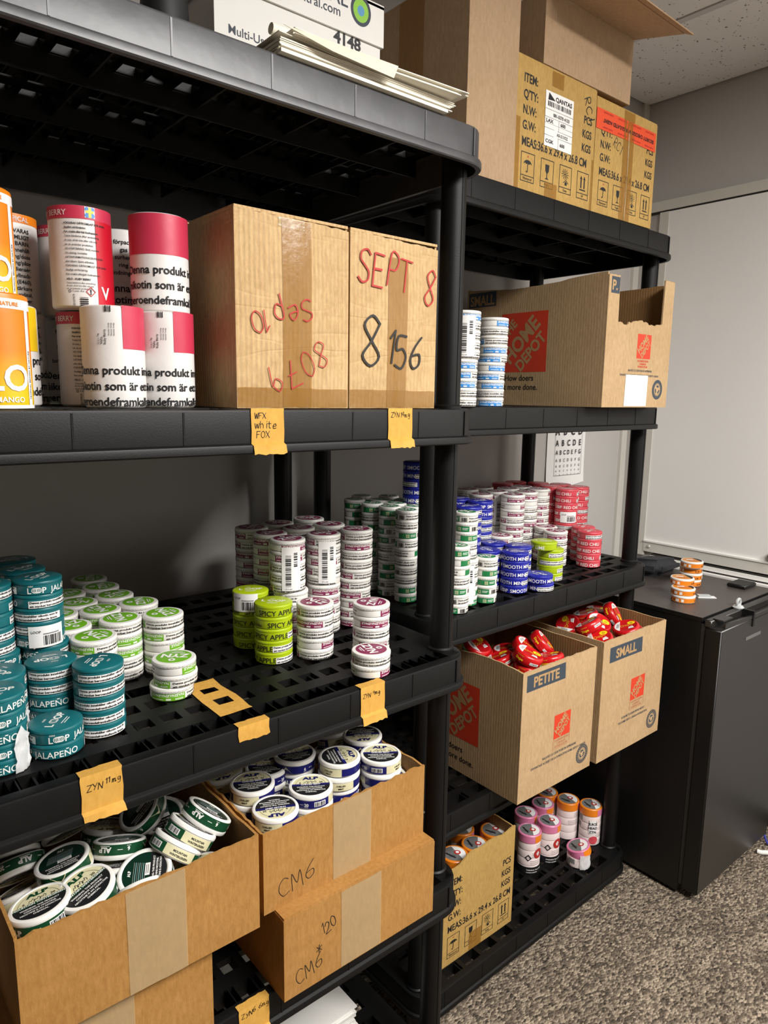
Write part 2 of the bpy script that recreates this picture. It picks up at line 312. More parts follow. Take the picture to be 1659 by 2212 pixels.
wbx('tray_edge', XR-.05, XR-.001, -2.4, .54, .835, .856, M_WHITE)
b = MB(); b.lathe([(0, .006), (.004, .005), (.0065, .002), (.007, 0)], 14, M_CHROME); s_ = b.build('screw', wb); s_.location = (-.018, .552+.6, .908-.85); s_.rotation_euler = (0, -math.pi/2, 0)
b = MB(); b.lathe([(0, .02), (.012, .02), (.017, .016), (.019, .006), (.019, 0)], 24, M_INK); o = b.build('magnet'); o.location = (XR-.012, .096, .952); o.rotation_euler = (0, -math.pi/2, 0)
tag(o, 'round black magnet on the white board at the right picture edge', 'magnet')
# ---------------------------------------------------------------- shelving units
ZS = [1.9, 1.451, 1.0046, 0.5476, 0.0921]
def rrect(w_, d, r, n=7):
    pts = []
    for cx, cy, a0 in ((w_-r, r, -90), (w_-r, d-r, 0), (r, d-r, 90), (r, r, 180)):
        for k in range(n+1):
            a = math.radians(a0+90*k/n); pts.append((cx+r*math.cos(a), cy+r*math.sin(a)))
    return pts
def densify(pts, step=.06):
    out = []
    for (a, b), (c, d) in zip(pts, pts[1:]+pts[:1]):
        n = max(1, int(math.hypot(c-a, d-b)/step))
        out += [(a+(c-a)*k/n, b+(d-b)*k/n) for k in range(n)]
    return out
def offs(p, w_, d, r, e):   # rounded rect grown by e
    q = densify(rrect(w_+2*e, d+2*e, r+e), .06); return q
def make_rim(w_, d, m=None):
    m = m or M_PL
    b = MB(); base = rrect(w_, d, .055)
    path = densify(base)
    cx, cy = w_/2, d/2
    def ring(e, z):
        out = []
        for x, y in path:
            # outward normal from nearest rounded corner centre
            px = min(max(x, .055), w_-.055); py = min(max(y, .055), d-.055); nx, ny = x-px, y-py; l = math.hypot(nx, ny)
            out.append((x+nx/l*e, y+ny/l*e, z))
        return out
    prof = [(-.017, -.003), (-.016, 0.0), (-.004, 0.0), (-.001, -.0012), (0.0, -.004), (0.0, -.045), (.0045, -.0475), (.0055, -.050), (.0055, -.0575), (.004, -.0595), (-.004, -.0595), (-.004, -.008), (-.017, -.008)]
    rings = [ring(e, z) for e, z in prof]; n = len(path)
    vs_ = [p for rg in rings for p in rg]
    fs = [(i*n+k, i*n+(k+1) % n, (i+1)*n+(k+1) % n, (i+1)*n+k) for i in range(len(prof)-1) for k in range(n)]
    b.add(vs_, [f[::-1] for f in fs], m)
    # top plate between rim and grid rectangle
    g0 = ring(-.016, 0.0); g1 = [(min(max(x, .018), w_-.018), min(max(y, .018), d-.018), 0.0) for x, y in path]
    b.add(g0+g1, [(k, (k+1) % n, n+(k+1) % n, n+k) for k in range(n)], m)
    # faint moulding ribs on the front face
    for x in [w_*t for t in (.08, .23, .38, .53, .68, .83, .95)]: b.box(x-.0012, x+.0012, -.0008, .002, -.045, -.004, m)
    return b
def make_grid(w_, d, xe, ye, hole, deep, m):
    """cells of a moulded deck: hole(i, j) says open; ribs hang below the open cells"""
    b = MB(); nx, ny = len(xe)-1, len(ye)-1
    H = [[hole(i, j) for j in range(ny)] for i in range(nx)]
    top = {}
    def V(i, j, z):
        k = (i, j, z)
        if k not in top: top[k] = len(b.v); b.v.append((xe[i], ye[j], z))
        return top[k]
    q = b.mi(m)
    def F(*f): b.f.append(f); b.m.append(q)
    t = -.004
    for i in range(nx):
        for j in range(ny):
            if not H[i][j]:
                F(V(i, j, 0), V(i+1, j, 0), V(i+1, j+1, 0), V(i, j+1, 0)); F(V(i, j, t), V(i, j+1, t), V(i+1, j+1, t), V(i+1, j, t))
            else:
                z = -deep(j)
                def wall(a, c, nb):
                    if nb: F(V(*a, 0), V(*a, z), V(*c, z), V(*c, 0)); return
                    F(V(*a, 0), V(*a, z), V(*c, z), V(*c, 0))
                wall((i, j), (i+1, j), 0); wall((i+1, j), (i+1, j+1), 0); wall((i+1, j+1), (i, j+1), 0); wall((i, j+1), (i, j), 0)
    return b
def shelf_meshes(w_, d, kind):
    if kind == 1:
        xe = [.018]; x = -.0025+.0; k0 = w_
        edges = []
        # dividers at pitch .0393 from the right end
        xs = sorted(set([w_-.759-.0012+.0393*k for k in range(-4, 20)])); 
        holes = [(c-.0135, c+.0135) for c in [w_-.584+.0402*k for k in range(-7, 14)]]
        pts = {.018, w_-.018}
        for a, c in holes:
            if a > .03 and c < w_-.03: pts |= {a, c}
        xe = sorted(pts); ye = [.018, .051, .079, .107, .135, .163, .190, .222, .250, .278, .306, .334, .361, .393, .421, .449, .477, .505, .532, .564, .592, .620, d-.018]
        tro = {0, 6, 12, 18}; hol = {2, 4, 8, 10, 14, 16, 20}
        def hole(i, j):
            x0, x1 = xe[i], xe[i+1]; xm = (x0+x1)/2; ym = (ye[j]+ye[j+1])/2
            if (xm < .085 or xm > w_-.085) and (ym < .11 or ym > d-.11): return False
            wide = .025 < x1-x0 < .029
            return wide and j in hol
        grid = make_grid(w_, d, xe, ye, lambda i, j: hole(i, j) or (j in tro and .06 < (xe[i]+xe[i+1])/2 < w_-.06), lambda j: .030 if j in tro else .012, M_PL)
        # thin dividers across the troughs
        for j in tro:
            for x in xs:
                if .06 < x < w_-.06: grid.box(x-.0009, x+.0009, ye[j], ye[j+1], -.03, -.002, M_PL)
    else:
        xe = [.018]; x = .036
        while x < w_-.05: xe += [x, x+.052]; x += .064
        xe = sorted(set(xe+[w_-.018])); ye = [.018, .046, .064, .084, .098, .118, .132, .152, .166, .186, .200, .220, .234, .254, .268, .288, .302, .322, .336, .356, .370, .390, .404, .424, d-.046, d-.018]
        hol = set(range(0, 25, 2))
        def hole(i, j):
            xm = (xe[i]+xe[i+1])/2; ym = (ye[j]+ye[j+1])/2
            if (xm < .085 or xm > w_-.085) and (ym < .10 or ym > d-.10): return False
            return xe[i+1]-xe[i] > .045 and j in hol
        grid = make_grid(w_, d, xe, ye, hole, lambda j: .030 if j in (0, 24) else .014, M_PL)
    # stiffening beams underneath
    for k in range(1, 4):
        y = d*k/4; grid.box(.02, w_-.02, y-.0015, y+.0015, -.04, -.004, M_PL)
    for k in range(1, 6):
        x = w_*k/6; grid.box(x-.0015, x+.0015, .02, d-.02, -.03, -.004, M_PL)
    return make_rim(w_, d, M_PL).mesh('rim'), grid.mesh('deck_grid', 30)
def post_mesh(h):
    b = MB(); r = .0215
    b.lathe([(0, 0), (r+.003, 0), (r+.003, .004), (r, .007), (r, h-.03), (r+.001, h), (0, h)], 28, M_PL)
    b.box(-.0012, .0012, -r-.0008, -r+.001, .008, h, M_PL)
    return b.mesh('post')
def shelving(label, loc, rz, w_, d, kind):
    t = thing('shelving_unit', label, 'shelving', loc, rz)
    rim, grid = shelf_meshes(w_, d, kind); rim2 = make_rim(w_, d, M_PLS).mesh('rim') if kind == 1 else rim
    for k, z in enumerate(ZS):
        s_ = link('shelf_rim', rim2 if k == 0 else rim, t); s_.location = (0, 0, z)
        g_ = link('deck_grid', grid, s_)
    pm = {}
    for k in range(4):
        h = ZS[k]-ZS[k+1]-.010
        me = post_mesh(h)
        for x in (.031, w_-.031):
            for y in (.056, d-.056):
                p = link('post', me, t); p.location = (x, y, ZS[k+1])
    ft = MB(); ft.lathe([(0, 0), (.02, 0), (.024, .005), (.024, .09), (0, .09)], 20, M_PL); fm = ft.mesh('foot')
    for x in (.031, w_-.031):
        for y in (.056, d-.056): p = link('foot', fm, t); p.location = (x, y, FZ)
    return t
W1 = .888; D1 = .667; W2 = .888; D2 = .494
shelving('deep black resin shelving unit at left, holding teal cans and wrinkled boxes', (-W1, 0, 0), 0, W1, D1, 1)
a = 0.0191; px_, py_ = .495, .1733
ox = .056-px_
shelving('shallower black resin shelving unit at right beside the black fridge', (px_+ox*math.cos(a), py_+ox*math.sin(a), 0), a, W2, D2, 2)
# ---------------------------------------------------------------- cartons
def panel(mb, sf, w_, h, th, m, mi_, nx=10, nz=8, top=None, bow=0.0, seed=0, rough_edge=0.0):
    r = random.Random(seed); o, i = [], []
    ph = r.uniform(0, 6)
    for a in range(nx+1):
        x = w_*a/nx; tz = top(x) if top else h
        tz += r.uniform(-1, 1)*rough_edge
        for k in range(nz+1):
            z = tz*k/nz
            o.append(sf(x, z, 0)); i.append(sf(x, z, -th))
    n = nz+1; F = [(a*n+k, (a+1)*n+k, (a+1)*n+k+1, a*n+k+1) for a in range(nx) for k in range(nz)]
    mb.add(o, F, m); mb.add(i, [f[::-1] for f in F], mi_)
    q = len(o)
    rim = [(a*n+nz, (a+1)*n+nz, q+(a+1)*n+nz, q+a*n+nz) for a in range(nx)]+[(k+1, k, q+k, q+k+1) for k in range(nz)]+[(nx*n+k, nx*n+k+1, q+nx*n+k+1, q+nx*n+k) for k in range(nz)]+[((a+1)*n, a*n, q+a*n, q+(a+1)*n) for a in range(nx)]
    mb.add(o+i, rim, m)
def faces_of(w_, d, h):
    return dict(front=(Plane((0, 0, 0), (1, 0, 0), (0, 0, 1), (0, -1, 0)), w_), back=(Plane((w_, d, 0), (-1, 0, 0), (0, 0, 1), (0, 1, 0)), w_),
                left=(Plane((0, d, 0), (0, -1, 0), (0, 0, 1), (-1, 0, 0)), d), right=(Plane((w_, 0, 0), (0, 1, 0), (0, 0, 1), (1, 0, 0)), d),
                top=(Plane((0, 0, h), (1, 0, 0), (0, 1, 0), (0, 0, 1)), w_))
def carton(name, label, loc, dims, km, opened=True, rag=0.0, tops={}, bow=0.001, th=0.004, rz=0, nx={}, group=None, kin=None, seed=1):
    w_, d, h = dims; t = thing(name, label, 'box', loc, rz, group); S_ = faces_of(w_, d, h); kin = kin or K_IN; S_ = {k: (Bow(v[0], v[1], h, bow, seed+i*1.7), v[1]) for i, (k, v) in enumerate(S_.items())}
    for j, k in enumerate(('front', 'back', 'left', 'right')):
        b = MB(); sf, L_ = S_[k]; ins = 0 if k in ('front', 'back') else th*1.02
        if ins:
            s2 = Bow(Plane(sf.o+sf.ux*ins, sf.ux, sf.uy, sf.n), L_-2*ins, h, bow, sf.ph); panel(b, s2, L_-2*ins, h, th, km, kin, nx.get(k, 10), 8, tops.get(k), bow, seed+j, rag)
        else: panel(b, sf, L_, h, th, km, kin, nx.get(k, 12), 8, tops.get(k), bow, seed+j, rag)
        b.build('side_panel', t)
    b = MB(); b.box(th, w_-th, th, d-th, 0.0, th, kin); b.build('bottom_panel', t, 0)
    if not opened:
        for a, c in ((0, d/2-.0012), (d/2+.0012, d)):
            b = MB(); b.box(.001, w_-.001, a+.001, c-.001, h-.001, h+th-.001, km); b.build('top_flap', t, 0)
    return t, S_
def strip(t, sf, x, z, w_, h, m, name='tape_strip', nx=8, nz=6, off=.0006, wav=.0004, seed=2):
    b = MB(); r = random.Random(seed); vs_ = []
    for i in range(nx+1):
        for k in range(nz+1):
            e = r.uniform(-.0006, .0006) if k in (0, nz) else 0
            vs_.append(sf(x+w_*i/nx, z+h*k/nz+e, off+r.uniform(0, wav)))
    n = nz+1
    b.add(vs_, [(i*n+k, (i+1)*n+k, (i+1)*n+k+1, i*n+k+1) for i in range(nx) for k in range(nz)], m); return b.build(name, t)
def marks(b, sf, w_, h):
    I = M_INK; s = h*.075
    for t_, z in (('ITEM:', .82), ("Q'TY:", .70), ('N.W:', .585), ('G.W:', .47)): b.text(sf, t_, w_*.085, h*z, s*1.25, I, bold=.02, xs=.8)
    for t_, z in (('PCS', .70), ('KGS', .585), ('KGS', .47)): b.text(sf, t_, w_*.95, h*z, s*1.2, I, 'R', .02, xs=.82)
    b.text(sf, 'MEAS:36.6 x 29.4 x 26.8 CM', w_*.085, h*.345, s*1.28, I, bold=.02, xs=.80)
    for k, cap in enumerate(('Waterproof', 'Fragile', 'Damp', 'UP')):
        x0, z0, bw, bh = w_*(.085+.235*k), h*.075, w_*.155, h*.22
        lw = h*.006
        b.line(sf, [(x0, z0), (x0+bw, z0), (x0+bw, z0+bh), (x0, z0+bh), (x0, z0)], lw, I); b.line(sf, [(x0, z0+bh*.2), (x0+bw, z0+bh*.2)], lw, I)
        b.text(sf, cap, x0+bw/2, z0+bh*.06, bh*.13, I, 'C', .01, xs=.8)
        cx, cz = x0+bw/2, z0+bh*.6; u = bh*.1
        if k == 0:
            b.poly(sf, [(cx-u*2.3, cz)]+[(cx+2.3*u*math.cos(a), cz+1.6*u*math.sin(a)) for a in [math.pi*(1-i/10) for i in range(11)]]+[(cx+1.5*u, cz+.5*u), (cx+.75*u, cz), (cx, cz+.5*u), (cx-.75*u, cz), (cx-1.5*u, cz+.5*u)][::1], I)
            b.line(sf, [(cx, cz+u), (cx, cz-2.2*u), (cx-.3*u, cz-2.7*u), (cx-.8*u, cz-2.5*u)], lw*1.4, I)
            b.line(sf, [(cx-.3*u, cz+2.6*u), (cx, cz+3.1*u), (cx+.3*u, cz+2.6*u), (cx-.3*u, cz+2.6*u)], lw*.6, M_RED)
        elif k == 1:
            b.poly(sf, [(cx-u*1.2, cz+2.3*u), (cx-1.1*u, cz), (cx-.3*u, cz-.9*u), (cx+.3*u, cz-.9*u), (cx+1.1*u, cz), (cx+1.2*u, cz+2.3*u)], I)
            b.line(sf, [(cx, cz-.8*u), (cx, cz-2.6*u)], lw*1.6, I); b.poly(sf, [(cx-1.3*u, cz-3*u), (cx+1.3*u, cz-3*u), (cx, cz-2.3*u)], I)
        elif k == 2:
            b.ring(sf, cx-.3*u, cz+1*u, 0, .45*u, I, 12)
            for i in range(12):
                a = i*math.pi/6; b.line(sf, [(cx-.3*u+.8*u*math.cos(a), cz+u+.8*u*math.sin(a)), (cx-.3*u+2.2*u*math.cos(a), cz+u+2.0*u*math.sin(a))], lw*.8, I)
            b.line(sf, [(cx-1.2*u, cz-2.2*u), (cx+.4*u, cz-1.1*u), (cx+2*u, cz-2.2*u)], lw, I); b.poly(sf, [(cx-.3*u, cz-3*u), (cx+1.1*u, cz-3*u), (cx+1.1*u, cz-2*u), (cx+.4*u, cz-1.6*u), (cx-.3*u, cz-2*u)], I)
        else:
            for dx in (-1.1, 1.1):
                b.poly(sf, [(cx+(dx-.4)*u, cz-2*u), (cx+(dx+.4)*u, cz-2*u), (cx+(dx+.4)*u, cz+1.2*u), (cx+(dx-.4)*u, cz+1.2*u)], I); b.poly(sf, [(cx+(dx-.8)*u, cz+1.3*u), (cx+(dx+.8)*u, cz+1.3*u), (cx+dx*u, cz+2.8*u)], I)
            b.poly(sf, [(cx-2*u, cz-2.9*u), (cx+2*u, cz-2.9*u), (cx+2*u, cz-2.4*u), (cx-2*u, cz-2.4*u)], I)
# --- shelf two: two wrinkled cartons
t, F_ = carton('carton', 'wrinkled brown carton with upside-down red handwriting beside wrapped tubes', (-.448, .052, 1.4515), (.1925, .285, .268), K_SEPT, False, .0012, {'front': lambda x: .268-.004*x/.19}, .0022, nx={'front': 24}, seed=3)
strip(t, F_['front'][0], .074, .002, .05, .262, M_BROWNT, 'brown_tape_and_band', wav=.0012)
strip(t, F_['front'][0], .069, .252, .045, .013, M_CLEAR, 'clear_tape', wav=.0008)
strip(t, F_['front'][0], .001, .001, .19, .028, M_BROWNT, 'brown_tape_and_band', nx=16, wav=.0006)  # darker brown band along the bottom of the front
b = MB(); sf = F_['front'][0]
hand(b, sf, 'Sep10', .121, .160, .030, .0018, M_RED, rot=math.pi+.28, asp=.72, seed=5, off=.0023)
b.build('handwriting', t, 0); b = MB()
hand(b, sf, '8079', .145, .100, .038, .0017, M_RED, rot=math.pi+.42, asp=.62, seed=8, sp=1.25, off=.0023)
b.build('handwriting', t, 0)
t, F_ = carton('carton', 'wrinkled brown carton reading SEPT 8 in red and a black number', (-.2525, .052, 1.4515), (.184, .285, .268), K_SEPT, False, .0012, {'front': lambda x: .268-.006*x/.19}, .0022, nx={'front': 24}, seed=9)
strip(t, F_['front'][0], .075, .002, .042, .235, M_BROWNT, 'brown_tape_and_band', wav=.0012)
strip(t, F_['front'][0], .001, .001, .182, .028, M_BROWNT, 'brown_tape_and_band', nx=16, wav=.0006)  # same darker brown band along this carton's bottom
b = MB(); sf = F_['front'][0]
hand(b, sf, 'SEPT', .012, .198, .05, .0030, M_RED, rot=-.13, asp=.5, seed=4, off=.0023); hand(b, sf, '8', .148, .165, .058, .003, M_RED, rot=-.1, asp=.45, seed=2, off=.0023)
b.build('handwriting', t, 0); b = MB()
hand(b, sf, '8', .018, .072, .078, .0038, M_PEN, rot=-.02, asp=.55, seed=3, off=.0023); hand(b, sf, '156', .068, .07, .052, .0036, M_PEN, rot=-.06, asp=.56, seed=6, off=.0023)
b.build('handwriting', t, 0)
# --- navy-can boxes
t, F_ = carton('carton', 'brown carton holding navy and white cans, short code in pen', (-.4475, -.001, .6895), (.3285, .27, .134), K_CM, True, .0022, {}, .0008, nx={'front': 30, 'left': 26}, seed=12)
strip(t, F_['front'][0], .128, .0005, .078, .133, M_CLEAR, wav=.0005); b = MB(); hand(b, F_['front'][0], 'CM6', .026, .018, .030, .0011, M_PEN, rot=.10, asp=.72, seed=4); b.build('handwriting', t, 0)
t, F_ = carton('carton', 'closed brown carton below the navy-can box, count written in pen', (-.4295, -.028, .5482), (.314, .29, .1395), K_CM, False, .0012, {}, .0008, nx={'front': 26}, seed=15)
strip(t, F_['front'][0], .107, .002, .083, .136, M_CLEAR, wav=.0005); b = MB(); sf = F_['front'][0]
hand(b, sf, 'CM6', .022, .018, .026, .0011, M_PEN, rot=.16, asp=.62, seed=4); b.build('handwriting', t, 0); b = MB(); hand(b, sf, '*', .058, .054, .013, .0012, M_PEN, asp=.9); b.build('handwriting', t, 0); b = MB(); hand(b, sf, '120', .070, .078, .020, .0012, M_PEN, rot=.28, asp=.55, seed=2); b.build('handwriting', t, 0)
# --- green-can boxes
t, F_ = carton('carton', 'brown carton full of jumbled green and cream cans, front left', (-.7865, -.021, .6935), (.3205, .31, .149), K_CM, True, .002, {}, .0008, nx={'front': 30}, seed=22)
strip(t, F_['front'][0], .128, .0005, .08, .148, M_CLEAR, wav=.0008)
t, F_ = carton('carton', 'brown carton mostly hidden under the green-can box', (-.828, .0, .5482), (.295, .29, .14), K_CM, False, .001, {}, .0008, seed=25)
strip(t, F_['front'][0], .101, .002, .08, .136, M_CLEAR, wav=.0005)
# --- moving boxes
def logo(b, sf, x, z, s, hgt, m=None, full=True):
    b.rect(sf, x, z, s, hgt, M_HDO)
    a = math.atan2(hgt, s)*1.02; u = s
    cx, cz = x+s*.5, z+hgt*.5
    for t_, dx, sz in (('THE', -.30, .19), ('HOME', -.055, .315), ('DEPOT', .235, .235)) if full else (('HOME', -.13, .30), ('DEPOT', .17, .25)):
        px, pz = cx+dx*u*math.sin(a), cz-dx*hgt*math.cos(a)*.98
        if t_ == 'THE': px, pz = px-.10*u, pz+.02*hgt
        b.text(sf, t_, px+sz*.36*u*math.sin(a), pz-sz*.36*hgt*math.cos(a), u*sz*1.12, KP, 'C', .035, a, xs=.92, off=.0006)
KP = mat('kraft_print', 'b08c5e', 0.7, 0.08, 200); M_SLATE = mat('slate_print', '37414b', 0.65, 0.08, 300); M_PINK = mat('faded_red_print', 'bd7a55', 0.65, 0.08, 300)
def hd_front(t, sf, w_, h, word, l1, l2, zr=.845, word_x=.05, lx=.43, lz=.385):
    b = MB(); b.rect(sf, w_*word_x, h*zr, w_*.5, h*.125, M_SLATE); b.text(sf, word, w_*(word_x+.25), h*(zr+.025), h*.106, KP, 'C', .03, xs=.95); b.build('size_print', t, 0); b = MB()
    logo(b, sf, w_*lx, h*lz, w_*.225, h*.19, full=False)
    for k in range(3): b.text(sf, ('FOUNDATION', 'CANADA', 'FONDATION')[k], w_*(lx+.112), h*(lz-.026-.024*k), h*.024, M_PINK, 'C', .02, xs=1.1)
    b.line(sf, [(w_*lx, h*lz), (w_*lx, h*(lz-.08)), (w_*(lx+.225), h*(lz-.08)), (w_*(lx+.225), h*lz)], h*.003, M_PINK); b.build('logo', t, 0); b = MB()
    b.text(sf, l1, w_*.53, h*(lz-.125), h*.026, M_SLATE, 'C', .015, xs=.85); b.text(sf, l2, w_*.53, h*(lz-.165), h*.026, M_SLATE, 'C', .015, xs=.85); b.build('small_print', t, 0); b = MB()
    x, z, R_ = w_*.865, h*.145, w_*.088
    b.ring(sf, x, z, R_*.66, R_, M_SLATE, 32); b.ring(sf, x, z, R_*.56, R_*.60, M_SLATE, 32)
    for k in range(3):
        a = math.pi/2+k*2*math.pi/3
        b.ring(sf, x, z, R_*.26, R_*.42, M_SLATE, 8, a0=a-.75, a1=a+.35)
        c, s = math.cos(a+.35), math.sin(a+.35); b.poly(sf, [(x+R_*.18*c, z+R_*.18*s), (x+R_*.5*c, z+R_*.5*s), (x+R_*.34*math.cos(a+1.0), z+R_*.34*math.sin(a+1.0))], M_SLATE)
    for i in range(26):
        a = i*2*math.pi/26; b.line(sf, [(x+R_*.76*math.cos(a), z+R_*.76*math.sin(a)), (x+R_*.9*math.cos(a), z+R_*.9*math.sin(a))], R_*.05, KP, .0006)
    b.build('recycling_emblem', t, 0)
def hd_side(b, sf, x0, z0, s):     # big side print: logo and slogan
    logo(b, sf, x0, z0, s, s)
t, F_ = carton('moving_box', 'open moving box with word PETITE, filled with red cans', (.268, .094, .548), (.284, .33, .318), K_HD, True, .0012, {'left': lambda x: .318-.006*math.sin(x*20)}, .0018, nx={'front': 24, 'left': 24}, seed=31)
b = MB(); hd_front(t, F_['front'][0], .284, .318, 'PETITE', 'BALAYEZ CE CODE POUR EN APPRENDRE', 'DAVANTAGE AU SUJET DE LA FONDATION HOME DEPOT CANADA'); hd_side(b, F_['left'][0], .055, .09, .15); b.build('logo', t, 0); b = MB(); b.text(F_['left'][0], 'How doers', .06, .055, .021, M_INK, bold=.01); b.text(F_['left'][0], 'get more done.', .06, .030, .021, M_INK, bold=.01); b.build('slogan', t, 0)
t, F_ = carton('moving_box', 'open moving box with word SMALL, filled with red cans beside the fridge', (.572, .088, .548), (.300, .33, .325), K_HD, True, .0012, {}, .0018, nx={'front': 24}, seed=37)
hd_front(t, F_['front'][0], .300, .325, 'SMALL', 'SCAN ME TO LEARN MORE ABOUT', 'THE HOME DEPOT CANADA FOUNDATION', .81, .10, .46, .41)
def notch(x):
    if .045 < x < .249: return .207+.004*math.sin(x*55)+.0015*math.sin(x*230)-(.006 if x < .09 else 0)
    return .306+.010*(x > .249)+.003*math.sin(x*9)
t, F_ = carton('moving_box', 'big moving box with torn cut-out end, on the right upper shelf', (.557, .130, 1.4515), (.296, .45, .312), K_HD, True, .0012, {'front': notch, 'left': lambda x: .312-.012*(x < .4)*math.sin(x/.4*math.pi)}, .0018, nx={'front': 120, 'left': 20}, seed=41)
b = MB(); sf = F_['front'][0]; w_, h = .296, .312
b.rect(sf, .010, h*.85, .034, h*.12, M_SLATE); b.text(sf, 'P.', .014, h*.875, h*.10, KP, 'L', .03); b.build('size_print', t, 0); b = MB()
logo(b, sf, w_*.455, h*.385, w_*.215, h*.19, full=False)
for k in range(3): b.text(sf, ('FOUNDATION', 'CANADA', 'FONDATION')[k], w_*.562, h*(.358-.022*k), h*.022, M_HDO, 'C', .02, xs=1.1)
b.build('logo', t, 0); b = MB()
b.text(sf, 'BALAYEZ CE CODE POUR EN APPRENDRE', w_*.53, h*.282, h*.022, M_SLATE, 'C', .015, xs=.85); b.text(sf, 'DAVANTAGE AU SUJET DE LA FONDATION HOME DEPOT CANADA', w_*.53, h*.245, h*.022, M_SLATE, 'C', .015, xs=.85)
b.build('small_print', t, 0); b = MB(); b.rect(sf, w_*.315, .003, w_*.345, h*.245, M_STICK, .0008); b.build('blank_sticker', t, 0); b = MB()
x, z, R_ = w_*.83, h*.145, w_*.085
b.ring(sf, x, z, R_*.66, R_, M_SLATE, 32); b.ring(sf, x, z, R_*.56, R_*.60, M_SLATE, 32)
for k in range(3):
    a = math.pi/2+k*2*math.pi/3; b.ring(sf, x, z, R_*.24, R_*.44, M_SLATE, 8, a0=a-.75, a1=a+.45)
b.build('recycling_emblem', t, 0); b = MB()
sf = F_['left'][0]   # x runs from the back (y=.66) to the front (y=.2)
hd_side(b, sf, .130, .086, .152); b.build('logo', t, 0); b = MB(); b.text(sf, 'How doers', .149, .064, .021, M_INK, bold=.012, xs=1.0); b.text(sf, 'get more done.', .126, .0405, .021, M_INK, bold=.012, xs=1.0)
b.build('slogan', t, 0); b = MB(); b.rect(sf, .006, .263, .100, .039, M_SLATE); b.text(sf, 'SMALL', .056, .268, .036, KP, 'C', .03, xs=.85)
b.build('size_print', t, 0)
# --- kraft box on the lowest right shelf
def meas_top(x): return .276-.02*math.exp(-((x-.03)/.05)**2)+.003*math.sin(x*80)
t, F_ = carton('carton', 'open yellowish carton with dimension print holding orange-capped rolls, bottom shelf', (.157, .2155, .0925), (.264, .19, .276), K_ITEM, True, .001, {'front': meas_top}, .0015, nx={'front': 26}, seed=51)
b = MB(); marks(b, F_['front'][0], .264, .26); b.build('printed_marks', t, 0)
strip(t, F_['front'][0], .10, .001, .045, .05, M_BROWNT, 'brown_tape_and_band')
# --- top of the right unit
t, F_ = carton('carton', 'yellowish shipping carton with white airline sticker and black print', (.273, .19, 1.905), (.279, .35, .257), K_ITEM, False, .0008, {}, .0012, seed=61)
sf = F_['front'][0]; b = MB(); marks(b, sf, .279, .257); b.build('printed_marks', t, 0); b = MB(); hand(b, sf, 'RCI', .232, .232, .022, .0022, M_PEN, rot=-1.15, asp=.8, seed=4); b.build('handwriting', t, 0)
b = MB(); w_, h = .279, .257; x0, z0, sw, sh = .094, .103, .098, .110
b.rect(sf, x0, z0, sw, sh, M_STICK, .0009); q = .0012
b.text(sf, 'QANTAS', x0+.034, z0+.094, .0125, M_INK, 'L', .03, xs=1.15, off=q); b.poly(sf, [(x0+.008, z0+.092), (x0+.033, z0+.094), (x0+.011, z0+.107)], M_INK, q)
b.bars(sf, x0+.008, z0+.080, .082, .010, M_INK, 40, 5, False, q)
for z in (.074, .058, .036, .022): b.line(sf, [(x0, z0+z), (x0+sw, z0+z)], .0007, M_INK, q)
b.line(sf, [(x0+.048, z0+.058), (x0+.048, z0+.036)], .0007, M_INK, q); b.line(sf, [(x0+.048, z0+.022), (x0+.048, z0)], .0007, M_INK, q); b.line(sf, [(x0, z0+.046), (x0+sw, z0+.046)], .0005, M_INK, q)
b.text(sf, '081-5570 4133', x0+.056, z0+.062, .0095, M_INK, 'C', .03, off=q); b.text(sf, 'LAX', x0+.004, z0+.048, .010, M_INK, 'L', .03, xs=1.3, off=q); b.text(sf, '600', x0+.054, z0+.048, .010, M_INK, 'L', .03, xs=1.2, off=q)
b.text(sf, 'ASI-2213522', x0+.062, z0+.026, .0085, M_INK, 'C', .02, xs=.9, off=q); b.text(sf, 'CGK', x0+.004, z0+.007, .010, M_INK, 'L', .03, xs=1.3, off=q); b.text(sf, '600', x0+.054, z0+.007, .010, M_INK, 'L', .03, xs=1.2, off=q)
b.build('airline_sticker', t, 0)
strip(t, sf, .115, .205+.02, .04, .03, M_BROWNT, 'brown_tape_and_band'); strip(t, sf, .105, .0, .042, .03, M_BROWNT, 'brown_tape_and_band')
strip(t, sf, 0, 0, .016, .14, M_BROWNT, 'brown_tape_and_band'); strip(t, F_['front'][0], .272, 0, .007, .11, M_BROWNT, 'brown_tape_and_band')
t, F_ = carton('carton', 'yellowish shipping carton with orange security sticker and vertical tape', (.554, .19, 1.905), (.262, .35, .247), K_ITEM, False, .0008, {}, .0012, seed=67)
sf = F_['front'][0]; b = MB(); marks(b, sf, .262, .247); b.build('printed_marks', t, 0); b = MB(); hand(b, sf, 'RCI', .070, .160, .022, .0015, M_PEN, rot=-.5, asp=.6, seed=9); b.build('handwriting', t, 0)
strip(t, sf, .113, .0, .045, .247, M_BROWNT, 'brown_tape_and_band', wav=.0012); strip(t, sf, .133, .0, .004, .20, M_CLEAR, 'tape_fold', wav=.002)
M_ORS = mat('orange_sticker', 'e2502c', .4, .04, 60); b = MB()
b.rect(sf, .0, .182, .256, .044, M_ORS, .0012); b.text(sf, 'SECURITY CHECKED BY REGULATED AGENT', .246, .207, .0115, M_INK, 'L', .03, math.pi, xs=.95, off=.0016)
for z in (.219, .187):
    for x in (.02, .08, .14, .2): b.text(sf, 'SECURITY CHECKED', x+.045, z+.003, .0042, M_RED, 'L', .02, math.pi, off=.0016)
b.build('security_sticker', t, 0)
